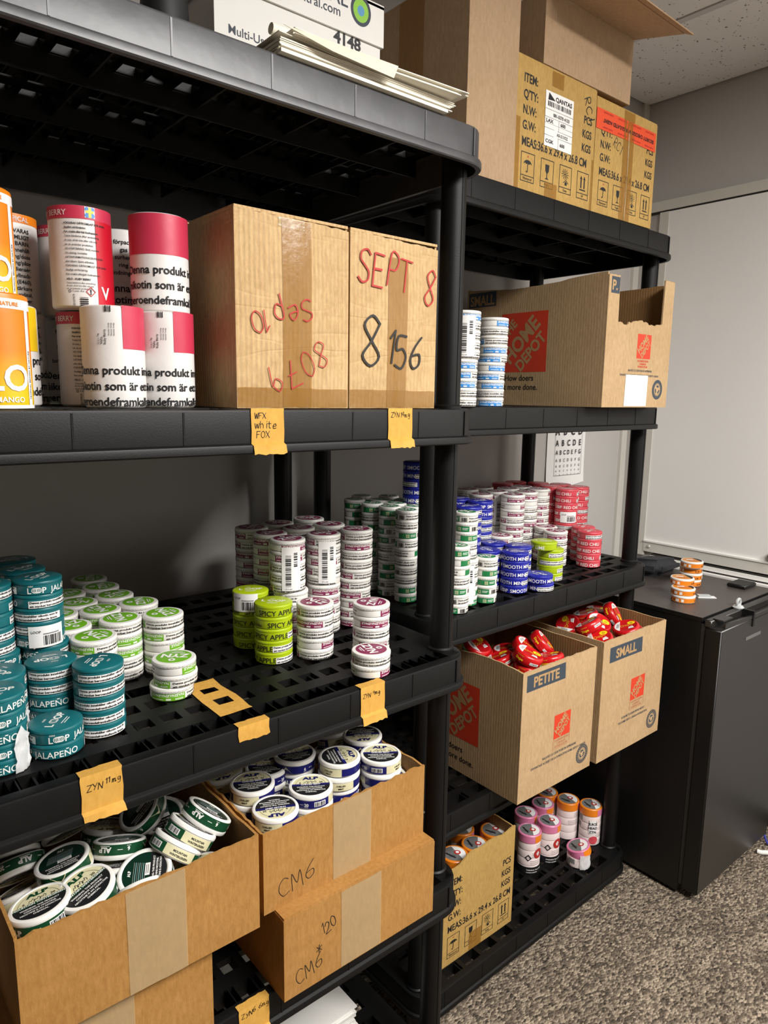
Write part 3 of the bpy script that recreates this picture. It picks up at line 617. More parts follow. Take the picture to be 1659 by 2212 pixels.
# tall plain carton
t, F_ = carton('carton', 'tall narrow plain carton standing on end, beside the printed cartons', (.126, .186, 1.905), (.1455, .31, .37), K_TALL, False, .0006, {}, .0015, seed=71)
strip(t, F_['left'][0], .496-.388, .0, .077, .37, M_BROWNT, 'tape_strip')
# open empty box on top
t, F_ = carton('carton', 'open plain carton on top of the printed cartons, flap sticking out', (.353, .188, 2.1655), (.329, .32, .142), K_TALL, True, .0006, {}, .001, seed=77)
b = MB(); P = [(.0, 0, .142), (.329, 0, .142), (.332, -.125, .113), (-.01, -.125, .120)]
n_ = Vector((0, -.22, .97)); fr = [Vector(p) for p in P]; bk = [Vector(p)+Vector((0, .0008, .004)) for p in P]
b.add(fr+bk, [(0, 1, 2, 3), (7, 6, 5, 4), (0, 4, 5, 1), (1, 5, 6, 2), (2, 6, 7, 3), (3, 7, 4, 0)], K_TALL); b.build('top_flap', t, 0)
b = MB(); P = [(-.01, -.127, .1195), (.332, -.127, .1125), (.333, -.147, .103), (-.012, -.149, .110)]; fr = [Vector(p) for p in P]; bk = [Vector(p)+Vector((0, .001, .004)) for p in P]
b.add(fr+bk, [(0, 1, 2, 3), (7, 6, 5, 4), (0, 4, 5, 1), (1, 5, 6, 2), (2, 6, 7, 3), (3, 7, 4, 0)], K_TALL); b.build('flap_edge', t, 0)
# white storage box with lid
M_WB = mat('white_board_box', 'd9d6d0', .6, .03, 30); M_NAVYP = mat('navy_print', '2b3040', .6); M_LIMEP = mat('lime_print', '7db22d', .5); M_BLUEP = mat('blue_print', '4a86ad', .5)
t, F_ = carton('paper_carton', 'white paper carton with lid, navy lettering and green ring logo', (-.42, .15, 1.9008), (.300, .34, .20), M_WB, True, 0, {}, .0004, kin=M_WB, seed=81)
b = MB(); b.box(-.004, .304, -.0045, .3445, .196, .202, M_WB); b.box(-.004, .304, -.0045, -.001, .139, .2, M_WB); b.box(-.004, -.0005, -.001, .341, .139, .2, M_WB); b.box(.3005, .304, -.001, .341, .139, .2, M_WB); b.box(-.004, .304, .341, .3445, .139, .2, M_WB)
lid = b.build('lid', t, 0)
b = MB(); sl = Plane((0, -.0045, 0), (1, 0, 0), (0, 0, 1), (0, -1, 0)); sf = F_['front'][0]
b.text(sl, 'CENTRAL', .230, .176, .030, M_NAVYP, 'R', .005, xs=1.05); b.text(sl, 'central.com', .215, .159, .0195, M_NAVYP, 'R', .005)
b.ring(sl, .256, .180, .0, .007, M_BLUEP, 24, sy=1.1); b.ring(sl, .256, .180, .007, .0155, M_LIMEP, 28, sy=1.1); b.ring(sl, .256, .180, .0155, .0205, M_NAVYP, 28, sy=1.1)
b.build('lid_print', lid, 0); b = MB()
b.text(sf, 'Multi-Use', .022, .078, .017, M_NAVYP, 'L', .005); b.text(sf, '20 lb', .032, .060, .015, M_NAVYP, 'L', .005); b.text(sf, '4148', .205, .122, .0245, M_INK, 'L', .03, xs=1.1); b.build('printed_marks', t, 0)
# black bag beside it
b = MB(); b.lathe([(0, 0), (.035, 0), (.043, .02), (.046, .09), (.040, .15), (.026, .17), (.022, .175), (0, .172)], 24, M_INK, jit=lambda a, z: .05*math.sin(3*a+z*20)); o = b.build('bag'); o.location = (-.487, .165, 1.9008); o.scale = (.7, .7, .9)
tag(o, 'black bag standing behind the white paper carton at the top', 'bag')
# papers on the top shelf edge
t = thing('paper_stack', 'stack of loose white papers lying on the top shelf edge', 'papers', (-.408, -.004, 1.9005), .0)
r = random.Random(4); z = 0
for k in range(16):
    b = MB(); x1 = .302+r.uniform(-.012, .012)+(.012 if k > 9 else 0); dz = .0016 if k not in (0,) else .006; y0 = r.uniform(-.004, .003)
    n = 14; vs_ = []
    for i in range(n+1):
        x = x1*i/n+r.uniform(-.001, .001)+(.02 if k > 9 and i == 0 else 0); zz = z+ (.006*max(0, 1-x/.12) if k > 8 else 0)
        for (yy, q) in ((y0, 0), (y0+.1, 0), (y0+.1, dz*.75), (y0, dz*.75)): vs_.append((x, yy-.02*(x/x1)*(k > 9), zz+q))
    fs = [(4*i+a, 4*i+4+a, 4*i+4+(a+1) % 4, 4*i+(a+1) % 4) for i in range(n) for a in range(4)]+[(3, 2, 1, 0), (4*n, 4*n+1, 4*n+2, 4*n+3)]
    b.add(vs_, fs, M_PAPER); b.build('sheet', t, 0); z += dz
b = MB(); b.lathe([(0, 0), (.007, 0), (.0085, .14), (.007, .27), (0, .27)], 14, M_PAPER); o = b.build('rolled_sheet', t); o.rotation_euler = (0, math.pi/2+.02, 0); o.location = (.005, .03, z+.009)
b = MB(); P = [(.0, -.010, .028), (.186, -.014, .031), (.173, -.020, .010), (.07, -.016, .016)]; b.add([Vector(p) for p in P]+[Vector(p)+Vector((0, .0008, 0)) for p in P], [(3, 2, 1, 0), (4, 5, 6, 7), (0, 1, 5, 4), (1, 2, 6, 5), (2, 3, 7, 6), (3, 0, 4, 7)], M_PAPER2); b.build('envelope_flap', t, 0)
# white paper stack at the bottom left
t = thing('paper_stack', 'tall stack of white papers on the lowest shelf of left unit', 'papers', (-.30, .20, ZS[4]+.0008)); z = 0
for k in range(22):
    b = MB(); dx = r.uniform(-.004, .004)+(.004 if k % 2 else -.004); b.box(dx, .185+dx, r.uniform(-.004, .004), .32, z, z+.0030, M_RIM); b.build('sheet', t, 0); z += .0034
# ---------------------------------------------------------------- cans
def cmat(n, c, r=0.38): return mat(n, c, r, 0.03, 30)
C_TEAL = cmat('teal_can', '16666c', .35); C_TEALD = cmat('teal_print_line', '9cc3c2'); C_GREEN = cmat('green_label', '6fb022'); C_MAR = cmat('maroon_label', '84284f'); C_DG = cmat('dark_green_label', '1f7a45'); C_BLUE = cmat('blue_can', '23299b', .33)
C_LIME = cmat('lime_can', 'a9bf12', .35); C_RED = cmat('coral_red_can', 'd24a55', .4); C_SKY = cmat('sky_blue_label', '2f86d0'); C_NAVY = cmat('navy_label', '1d1e63', .3); C_FOR = cmat('forest_label', '17462a', .3); C_CREAM = cmat('cream_label', 'dcd5ad', .35)
C_FORD = cmat('forest_disc', '0e2c20', .3); C_PINKC = cmat('pink_cap', 'd57ba0', .35); C_ORC = cmat('orange_cap', 'e8821c', .35); C_PALE = cmat('pale_pink_can', 'e6d5d2', .35); C_SCAR = cmat('scarlet_can', 'c3161b', .25); C_YEL = cmat('yellow_print', 'f0cf1b'); C_AMB = cmat('amber_label', 'd98a2a', .35); C_MINTP = cmat('mint_print', '7cc47c')
M_LIN = mat('fine_print_grey', '8d8c8a', .6)
WARN1, WARN2 = 'Denna produkt inneh\u00e5ller nikotin som \u00e4r', 'ett mycket beroendeframkallande \u00e4mne.'
def lathe_can(b, r, h, mbody, mlid, split=.60, top_in=.86):
    b.lathe([(0, .0006), (r-.003, .0004), (r-.0010, .0012), (r-.0006, .0025), (r-.0006, h*split), (r-.0012, h*split+.0003), (r-.0012, h*split+.0006), (r, h*split+.001), (r, h-.0020), (r-.0007, h-.0006), (r-.0022, h)], 40, mbody, lambda i: mlid if i >= 6 else mbody)
    b.disc(r-.0022, h, 40, mlid)
def warn(b, cy, x, z, w_, sz, m=None, xs=1.0, bold=.03):
    b.text(cy, WARN1, x, z+sz*1.25, sz, m or M_INK, 'L', bold, xs=xs); b.text(cy, WARN2, x, z, sz, m or M_INK, 'L', bold, xs=xs)
# white banded pouch can: colour patch with repeated name, two-line warning, fine print
def zyn_can(r, h, col, brand, code=False):
    b = MB(); lathe_can(b, r, h, M_RIM, M_RIM); cy = Cyl(r-.0006); C = 2*math.pi*r; cl = Cyl(r)
    pw = C*.27
    b.rect(cy, -pw/2, h*.045, pw, h*.55, col)
    if not code:
        b.text(cy, brand*4, 0, h*.37, h*.255, M_WHITE, 'C', .03, xs=pw*.93/(h*.255)/(text2d(brand*4, .03)[3]-text2d(brand*4, .03)[2]))
        b.rect(cy, -pw*.44, h*.13, pw*.34, h*.05, M_WHITE, .0005); b.rect(cy, -pw*.02, h*.10, pw*.13, h*.13, M_WHITE, .0005); b.rect(cy, pw*.22, h*.19, pw*.22, h*.035, M_WHITE, .0005); b.rect(cy, pw*.22, h*.11, pw*.22, h*.035, M_WHITE, .0005)
    else:
        b.rect(cy, -pw*.1, h*.12, h*.36, h*.36, C_CREAM, .0005)
        for k in (1, 2): b.rect(cy, -pw*.1+h*.12*k-h*.015, h*.12, h*.03, h*.36, col, .0007); b.rect(cy, -pw*.1, h*.12+h*.12*k-h*.015, h*.36, h*.03, col, .0007)
        b.rect(cy, pw*.14, h*.36, pw*.3, h*.06, M_WHITE, .0005); b.rect(cy, pw*.14, h*.22, pw*.26, h*.05, M_WHITE, .0005); b.bars(cy, pw*.62, h*.1, pw*.3, h*.42, M_INK, 20, 3)
    ww = text2d(WARN1, .008)[3]; avail = C*.47; xs = avail/(h*.215*ww)
    for x0 in ((pw/2+C*.02,) if not code else (pw+C*.0,)):
        warn(b, cy, x0, h*.10, avail, h*.215, None, xs)
    xx = pw/2+C*.02
    for k in range(2):   # fine print lines on the lid band
        x = -C*.48
        while x < C*.5:
            l = rnd.uniform(.002, .006); b.rect(cl, x, h*(.655+.085*k), l, h*.028, M_GREY); x += l+rnd.uniform(.0005, .0012)
    me = b.mesh('can')
    b = MB(); pl = Plane((0, 0, h), (1, 0, 0), (0, 1, 0), (0, 0, 1)); t = b
    b.lathe([(r*.86, h+.0001), (r*.80, h+.00045), (0, h+.0005)], 40, M_RIM, lambda i: M_RIM if i == 0 else col)
    z = .0009
    b.text(pl, brand, -r*.05, -r*.28, r*.62, M_WHITE, 'C', .04, xs=1.0, off=z); b.ring(pl, -r*.0, r*.44, r*.07, r*.16, M_WHITE, 16, z); b.rect(pl, -r*.42, -r*.48, r*.62, r*.05, M_WHITE, z); b.rect(pl, -r*.3, -r*.58, r*.4, r*.04, M_WHITE, z)
    return me, b.mesh('lid_disc')
# full-colour can: wordmark, flavour, white warning box
def loop_can(r, h, col, flavour, ink, word='LOOP', mini='mini', studio=False, lidink=None):
    b = MB(); lathe_can(b, r, h, col, col, .74); cy = Cyl(r-.0006); C = 2*math.pi*r; lidink = lidink or ink
    fs = h*.60
    x = -C*.25
    if not studio:
        b.text(cy, 'L', x, h*.16, fs, ink, bold=.015); x += fs*.62
        for k in range(4): b.ring(cy, x+fs*(.16+.16*k), h*.16+fs*.36, fs*.26, fs*.33, ink, 16)
        x += fs*1.02; b.text(cy, 'P', x, h*.16, fs, ink, bold=.015); x += fs*.95
        b.text(cy, mini, -C*.25+fs*.1, h*.64, h*.2, ink, bold=.01)
    else:
        b.rect(cy, x-.002, h*.1, fs*1.1, h*.015, ink); b.rect(cy, x-.002, h*.6, fs*1.1, h*.015, ink); b.rect(cy, x-.002, h*.1, h*.02, h*.5, ink); b.rect(cy, x-.002+fs*1.1, h*.1, h*.02, h*.5, ink)
        b.text(cy, 'Studio', x+fs*.4, h*.18, fs*.62, ink, bold=.01); x += fs*2.9
    b.text(cy, flavour, x, h*.16, fs, ink, bold=.008)
    bx = C*.25; bw = C*.40
    b.rect(cy, bx, h*.07, bw, h*.52, M_STICK, .0005); ww = text2d(WARN1, .01)[3]
    cy2 = Cyl(r-.0006+.0004); xs = bw*.94/(h*.215*ww); warn(b, cy2, bx+bw*.03, h*.14, bw, h*.215, None, xs, .03)
    me = b.mesh('can')
    b = MB(); pl = Plane((0, 0, h), (1, 0, 0), (0, 1, 0), (0, 0, 1)); z = .0006
    b.lathe([(r*.93, h+.0001), (r*.91, h+.0004), (0, h+.0004)], 40, col)
    b.text(pl, 'L', -r*.62, -r*.13, r*.42, lidink, bold=.03, off=z); b.text(pl, 'OP', r*.08, -r*.13, r*.42, lidink, bold=.03, off=z)
    for k in range(3): b.ring(pl, -r*.17+r*.06*k, r*.02, r*.13, r*.15, lidink, 18, z)
    b.text(pl, mini or 'new', -r*.1, r*.36, r*.16, lidink, 'C', .01, off=z)
    for k in range(2): b.rect(pl, -r*(.3-.05*k), -r*(.36+.1*k), r*(.6-.1*k), r*.035, lidink, z)
    return me, b.mesh('lid_disc')
# wide can with lettered band, cream and black face, small-print underside
def alp_can(col, coldisc, l1, l2):
    r, h = .037, .0235; b = MB()
    b.lathe([(r*.80, .0014), (r*.84, .0002), (r-.0035, 0), (r-.0012, .0012), (r-.0006, .003), (r-.0006, h*.69), (r-.0014, h*.70), (r-.0014, h*.72), (r, h*.735), (r, h-.0028), (r-.0012, h-.0008), (r-.0035, h), (r*.86, h), (r*.84, h-.0012)], 44, M_RIM)
    cy = Cyl(r-.0006); C = 2*math.pi*r; z0, hh = h*.10, h*.58
    b.rect(cy, -C*.5, z0, C, hh, col); q = .0005
    b.rect(cy, C*.28, z0, C*.2, hh, C_CREAM, q); b.text(cy, l1, C*.38, z0+hh*.55, h*.17, M_INK, 'C', .03, off=.0008); b.text(cy, l2, C*.38, z0+hh*.18, h*.17, M_INK, 'C', .03, off=.0008)
    b.text(cy, 'ALP', -C*.02, z0+hh*.25, h*.40, M_WHITE, 'C', .045, xs=1.15, off=q); b.rect(cy, -C*.05, z0+hh*.1, C*.06, h*.035, M_WHITE, q)
    for x, t_ in ((-C*.16, '6'), (C*.11, '20')): b.text(cy, t_, x, z0+hh*.28, h*.30, M_WHITE, 'C', .03, off=q); b.rect(cy, x-C*.012, z0+hh*.14, C*.024, h*.02, M_WHITE, q)
    b.rect(cy, -C*.125, z0+hh*.45, C*.03, h*.03, M_WHITE, q); b.rect(cy, C*.062, z0+hh*.45, C*.025, h*.03, M_WHITE, q)
    b.rect(cy, C*.165, z0+hh*.2, C*.085, hh*.6, M_STICK, q); b.bars(cy, C*.17, z0+hh*.26, C*.075, hh*.48, M_INK, 22, 2, off=.0008)
    # mountain drawing on the band
    px, pz = -C*.34, z0
    b.poly(cy, [(px, pz), (px+C*.012, pz+hh*.35), (px+C*.024, pz+hh*.62), (px+C*.036, pz+hh*.9), (px+C*.045, pz+hh*.72), (px+C*.055, pz+hh*.5), (px+C*.075, pz+hh*.2), (px+C*.09, pz)], C_CREAM, q)
    b.line(cy, [(px+C*.016, pz+hh*.1), (px+C*.03, pz+hh*.45), (px+C*.038, pz+hh*.3), (px+C*.05, pz+hh*.4)], .0006, M_INK, .0008)
    can = b.mesh('can')
    b = MB(); R = r*.845; zt = h-.0011; pl = Plane((0, 0, zt), (1, 0, 0), (0, 1, 0), (0, 0, 1)); b.disc(R, zt, 44, C_CREAM)
    a = .14
    pts = [(R*math.cos(t), R*math.sin(t)) for t in [math.pi-a+(math.pi+2*a)*i/24 for i in range(25)]]; b.poly(pl, pts, M_INK, .0002)
    b.rect(pl, -R*.985, -R*.02, R*1.97, R*.17, col, .0004)
    b.text(pl, 'ALP', 0, R*.56, R*.36, col, 'C', .05, xs=1.35, off=.0004)
    b.text(pl, l1+' '+l2, 0, R*.015, R*.15, M_WHITE, 'C', .03, xs=1.05, off=.0006)
    for k, t_ in enumerate(('WARNING: THIS PRODUCT', 'CONTAINS NICOTINE.', 'NICOTINE IS AN ADDICTIVE', 'CHEMICAL.')): b.text(pl, t_, 0, -R*(.2+.16*k), R*.125, M_WHITE, 'C', .025, xs=.95, off=.0005)
    b.ring(pl, 0, 0, R*.80, R*.812, M_INK, 30, .0004, .2, math.pi-.2); b.text(pl, '6', -R*.55, R*.2, R*.19, M_INK, 'C', .02, off=.0004); b.text(pl, '20', R*.55, R*.2, R*.19, M_INK, 'C', .02, off=.0004)
    for k in range(3):
        ox_ = -R*.25+R*.22*k; b.line(pl, [(ox_-R*.12, R*.2), (ox_-R*.06, R*.34), (ox_, R*.28), (ox_+R*.05, R*.42), (ox_+R*.12, R*.33), (ox_+R*.08, R*.22)], R*.02, M_INK, .0004)
    face = b.mesh('lid_face')
    b = MB(); R = r*.80; pl = Plane((0, 0, .0014), (1, 0, 0), (0, -1, 0), (0, 0, -1)); pts = [(R*math.cos(t), R*math.sin(t)) for t in [2*math.pi*i/44 for i in range(44)]]
    b.poly(pl, pts, coldisc, 0); pts = [(R*math.cos(t), R*math.sin(t)) for t in [math.pi+.25+(math.pi-.5)*i/24 for i in range(25)]]; b.poly(pl, pts, M_INK, .0003)
    b.text(pl, 'ALP', 0, R*.62, R*.18, M_WHITE, 'C', .04, off=.0004)
    for k in range(7): b.rect(pl, -R*(.55+.02*k), R*(.48-.085*k), R*1.1, R*.022, C_TEALD if k % 2 else M_LIN, .0003)
    b.rect(pl, -R*.2, -R*.24, R*.62, R*.22, M_STICK, .0005)
    for k in range(2): b.rect(pl, -R*.12, -R*(.1+.08*k), R*.45, R*.03, M_GREY, .0007)
    for k, t_ in enumerate(('WARNING: THIS PRODUCT', 'CONTAINS NICOTINE.', 'NICOTINE IS ADDICTIVE.')): b.text(pl, t_, 0, -R*(.44+.15*k), R*.12, M_WHITE, 'C', .025, off=.0006)
    return can, face, b.mesh('base_disc')
def red_can():
    r, h = .036, .026; b = MB()
    b.lathe([(0, .0015), (r*.78, .0012), (r*.84, 0), (r*.92, .0012), (r-.001, .005), (r, .009), (r, .0125), (r-.0006, .0128), (r-.0006, .0134), (r, .0137), (r, .019), (r-.0012, .0225), (r*.90, h-.0008), (r*.84, h), (r*.8, h-.0008), (0, h-.0010)], 40, C_SCAR)
    cy = Cyl(r); C = 2*math.pi*r
    for x in (-C*.34, C*.2): b.rect(cy, x, .0035+.004, C*.14, .0065, C_MINTP, .0003); b.text(cy, 'slim mint', x+C*.07, .0095, .0035, M_WHITE, 'C', .02, off=.0006)
    for x in (-C*.1, C*.42): b.text(cy, 'Dope', x, .0085, .0085, C_YEL, 'L', .03, off=.0004); b.rect(cy, x, .0185, C*.08, .0018, C_AMB, .0003)
    b.rect(cy, C*.06, .0085, C*.10, .006, M_STICK, .0004); b.bars(cy, C*.065, .0095, C*.09, .004, M_INK, 16, 4, off=.0007)
    can = b.mesh('can')
    b = MB(); R = r*.79; pl = Plane((0, 0, h-.0009), (1, 0, 0), (0, 1, 0), (0, 0, 1)); b.disc(R, h-.0009, 40, C_SCAR)
    pts = [(R*math.cos(t), R*math.sin(t)) for t in [math.pi-1.05+2.1*i/16 for i in range(17)]]; b.poly(pl, pts, M_STICK, .0003)
    for k in range(5): b.line(pl, [(-R*.84+R*.05*k, -R*.35), (-R*.76+R*.05*k, R*.38)], R*.02, M_INK, .0005)
    pts = [(R*.52+R*.36*math.cos(t), R*.42+R*.28*math.sin(t)) for t in [2*math.pi*i/20 for i in range(20)]]; b.poly(pl, pts, C_YEL, .0003); b.ring(pl, R*.52, R*.42, R*.08, R*.12, M_INK, 14, .0005)
    b.text(pl, 'Dope', R*.12, -R*.12, R*.5, C_AMB, 'C', .03, rot=.3, off=.0005)
    pts = [(R*.25, -R*.62), (R*.78, -R*.5), (R*.62, -R*.16), (R*.3, -R*.3)]; b.poly(pl, pts, M_STICK, .0003)
    for k in range(3): b.line(pl, [(R*.33, -R*(.34+.08*k)), (R*.64, -R*(.26+.08*k))], R*.02, M_GREY, .0005)
    return can, b.mesh('lid_face')
def juice_roll_meshes(col, col2):
    r, h = .034, .0245; out = []
    b = MB(); b.lathe([(0, 0), (r-.002, .0003), (r-.0006, .002), (r-.0006, h-.002), (r-.0016, h-.0004), (0, h)], 36, C_PALE); cy = Cyl(r-.0006); C = 2*math.pi*r
    for k in range(3): b.rect(cy, C*.1, h*(.2+.22*k), C*.14, h*.05, M_GREY)
    b.rect(cy, -C*.3, h*.15, C*.1, h*.7, M_LIN); out.append(b.mesh('can'))
    b = MB(); b.lathe([(r-.0006, 0), (r+.0008, .0006), (r+.0008, h-.0022), (r-.001, h-.0004), (r*.86, h), (r*.84, h-.0008)], 36, col)
    cy = Cyl(r+.0008)
    b.rect(cy, C*.16, .0012, C*.22, h-.0036, col2, .0002); b.disc(r*.845, h-.0008, 36, M_GREY); pl = Plane((0, 0, h-.0008), (1, 0, 0), (0, 1, 0), (0, 0, 1))
    R = r*.84; pts = [(R*math.cos(t), R*math.sin(t)) for t in [-.7+2.6*i/18 for i in range(19)]]; b.poly(pl, pts, M_STICK, .0003)
    b.ring(pl, R*.25, R*.2, 0, R*.3, M_RED, 18, .0005); b.ring(pl, R*.25, R*.22, 0, R*.16, M_STICK, 14, .0007); b.line(pl, [(-R*.7, -R*.1), (R*.1, -R*.55)], R*.16, M_INK, .0005)
    for k in range(4): b.line(pl, [(-R*.5+R*.12*k, -R*.62+R*.03*k), (-R*.2+R*.12*k, -R*.22)], R*.03, M_INK, .0006)
    out.append(b.mesh('cap')); return out
TYPES = {'J': (.0335, .0198) + loop_can(.0335, .0198, C_TEAL, 'JALAPE\u00d1O', M_WHITE), 'S': (.0335, .0198) + loop_can(.0335, .0198, C_BLUE, 'SMOOTH MINT', M_WHITE),
         'R': (.0335, .0200) + loop_can(.0335, .0200, C_RED, 'RED CHILI', M_WHITE), 'L': (.0335, .0212) + loop_can(.0335, .0212, C_LIME, 'SPICY APPLE', M_INK, studio=True, mini='', lidink=M_WHITE),
         'K': (.0335, .0205) + loop_can(.0335, .0205, C_LIME, 'LIME', M_WHITE), 'G': (.0335, .0198) + zyn_can(.0335, .0198, C_GREEN, 'ZYN'), 'M': (.0335, .0198) + zyn_can(.0335, .0198, C_MAR, 'ZYN'),
         'W': (.0262, .0212) + zyn_can(.0262, .0212, C_DG, 'ZYN', True), 'B': (.0325, .0189) + zyn_can(.0325, .0189, C_SKY, 'ZYN')}
JP = juice_roll_meshes(C_PINKC, C_ORC); JO = juice_roll_meshes(C_ORC, C_PINKC)
NAMES = dict(J='jalapeno_can', S='mint_can', R='chili_can', L='apple_can', K='lime_can', G='green_lid_can', M='maroon_lid_can', W='mini_can', B='blue_band_can')
def sticker(t, r, z, h, w_, ang, dark=False, kind=0):
    b = MB(); cy = Cyl(r+.0005, ang); b.rect(cy, -w_/2, z, w_, h, M_STICK, 0)
    if kind == 0: b.bars(cy, -w_*.3, z+h*.1, w_*.28, h*.72, M_INK, 40, 3, True, .0003); b.bars(cy, w_*.12, z+h*.55, w_*.2, h*.35, M_INK, 16, 6, True, .0003); b.text(cy, 'x'*0+'10 x can', -w_*.3, z+h*.03, w_*.1, M_GREY, off=.0003)
    else: b.bars(cy, -w_*.1, z+h*.1, w_*.55, h*.45, M_INK, 26, 3, False, .0003); b.text(cy, 'LOOP', -w_*.42, z+h*.68, h*.16, M_INK, off=.0003); b.rect(cy, -w_*.1, z+h*.6, w_*.45, h*.05, M_GREY, .0003)
    return b.build('barcode_sticker', t)
def camang(x, y): return math.atan2(CAMLOC.y-y, CAMLOC.x-x)
FIX = {}   # label -> rotations of the cans, bottom to top (turn of the printed front away from the camera, degrees)
def roll(ty, x, y, z, n, label, group):
    r, h, me, lid = TYPES[ty]; base = camang(x, y)+math.pi/2
    name = NAMES[ty] if n == 1 else 'can_roll'
    cat = 'can' if n == 1 else 'cans'
    t = thing(name, label, cat, (x, y, z+.0008), 0, group); rots = FIX.get(label)
    rr = random.Random(hash_(label))
    for k in range(n):
        c = link('can', me, t); c.location = (0, 0, k*h)
        a = math.radians(rots[k % len(rots)]) if rots else rr.choice((rr.uniform(-.5, .5), rr.uniform(-2.6, -.9), rr.uniform(0, 6.28)))
        c.rotation_euler = (0, 0, base+a)
        if k == n-1: l = link('lid_disc', lid, c); l.rotation_euler = (0, 0, rr.uniform(-.6, .6) if ty in 'JSRLK' else rr.uniform(0, 6.28))
    if n >= 5 and (('sticker' in label and 'stickered' not in label) or 'square code' in label):
        sticker(t, r, h*.25, h*4.2, r*1.1, base-math.pi/2+rr.uniform(.15, .6), kind=0) if ty in 'GMWB' else sticker(t, r, h*.1 if ty != 'L' else h*3.4, h*1.6, r*1.5, base-math.pi/2+(.25 if ty != 'L' else -.35), kind=1)
    if 'torn' in label and ty == 'J':
        b = MB(); cy = Cyl(r+.0012, base-math.pi/2+.75); vs_ = []; rq = random.Random(4)
        for i in range(7):
            for k in range(9): vs_.append(cy(-.010+.0035*i+rq.uniform(-.001, .001), h*3*k/8*(1-.25*abs(i-3)/3), .001+rq.uniform(0, .004)))
        b.add(vs_, [(i*9+k, (i+1)*9+k, (i+1)*9+k+1, i*9+k+1) for i in range(6) for k in range(8)], M_FILM2); b.build('torn_film', t)
    return t
def hash_(s): 
    v = 7
    for ch in s: v = (v*131+ord(ch)) % 1000003
    return v
M_FILM2 = tape_mat('torn_film', 'efefef', 0.7, .3)
FIX.update({
 'front teal can roll with lid facing green cans, rightmost of teal ones': [-172, -172, -168, -142, -142],
 'teal can roll behind the short two-can teal stack': [-25, -30, -25, -150, -150],
 'front left roll of teal cans with torn clear wrapper film': [-25, 72, -20, 75, 25],
 'tall upper roll of teal cans with white barcode sticker, left of green cans': [20, -190, -185, -115, 68],
 'lower can of the short teal two-can stack in front': [-15], 'upper can of the short teal two-can stack in front': [75],
 'teal can roll just behind the torn-wrapper roll at left edge': [-25, -20, -30, -160, -25],
 'upper roll of teal cans cut off by left picture edge': [-150, -150, -35, -35, -150],
 'front middle roll of white cans with green lid and two green bands': [-120, -120, 25, 35, -90],
 'rightmost roll of green-lidded white cans, behind the loose three-can stack': [-130, -60, 65, -50, -110],
 'front left roll of green-lidded white cans behind rightmost teal roll': [-120, -120, -60, -90, -50],
 'bottom can of the loose three-can stack, broad green band in front': [-15], 'middle can of the loose three-can stack, shifted to the right': [-65], 'top can of the loose three-can stack with bright green lid': [70],
 'right roll of lime cans standing in front, big black lettering': [-85, -95, -45, 10, -20],
 'left roll of lime cans with torn white barcode sticker': [-15, -25, -40, 10, 0],
 'maroon-lidded can roll right beside the lime cans': [-110, 70, -115, -25, -105], 'maroon-lidded can roll behind the loose pair of maroon cans': [-100, 10, -110, 15, 80],
 'lower can of the loose maroon-lidded pair by the tape label': [80], 'upper can of the loose maroon-lidded pair by the tape label': [-110],
 'front left upper maroon-lidded roll with two maroon bands and barcode sticker': [-110, -120, -115, 5, 30],
 'front right upper maroon-lidded roll with single maroon band': [-62, -100, -115, 5, -95],
 'front roll of blue cans, big white lettering': [25, -55, -40, -15, -42], 'upper can of the short blue pair near the shelf edge': [-18], 'lower can of the short blue pair near the shelf edge': [-100],
 'single low roll of red cans at the front right': [0, -30, 10, -5, -110], 'front upper roll of red cans with barcode sticker': [20, 5, 25, -35, -35],
 'short roll of small green-lidded cans in front of blue cans': [0, -30, 5, 30, -110],
})
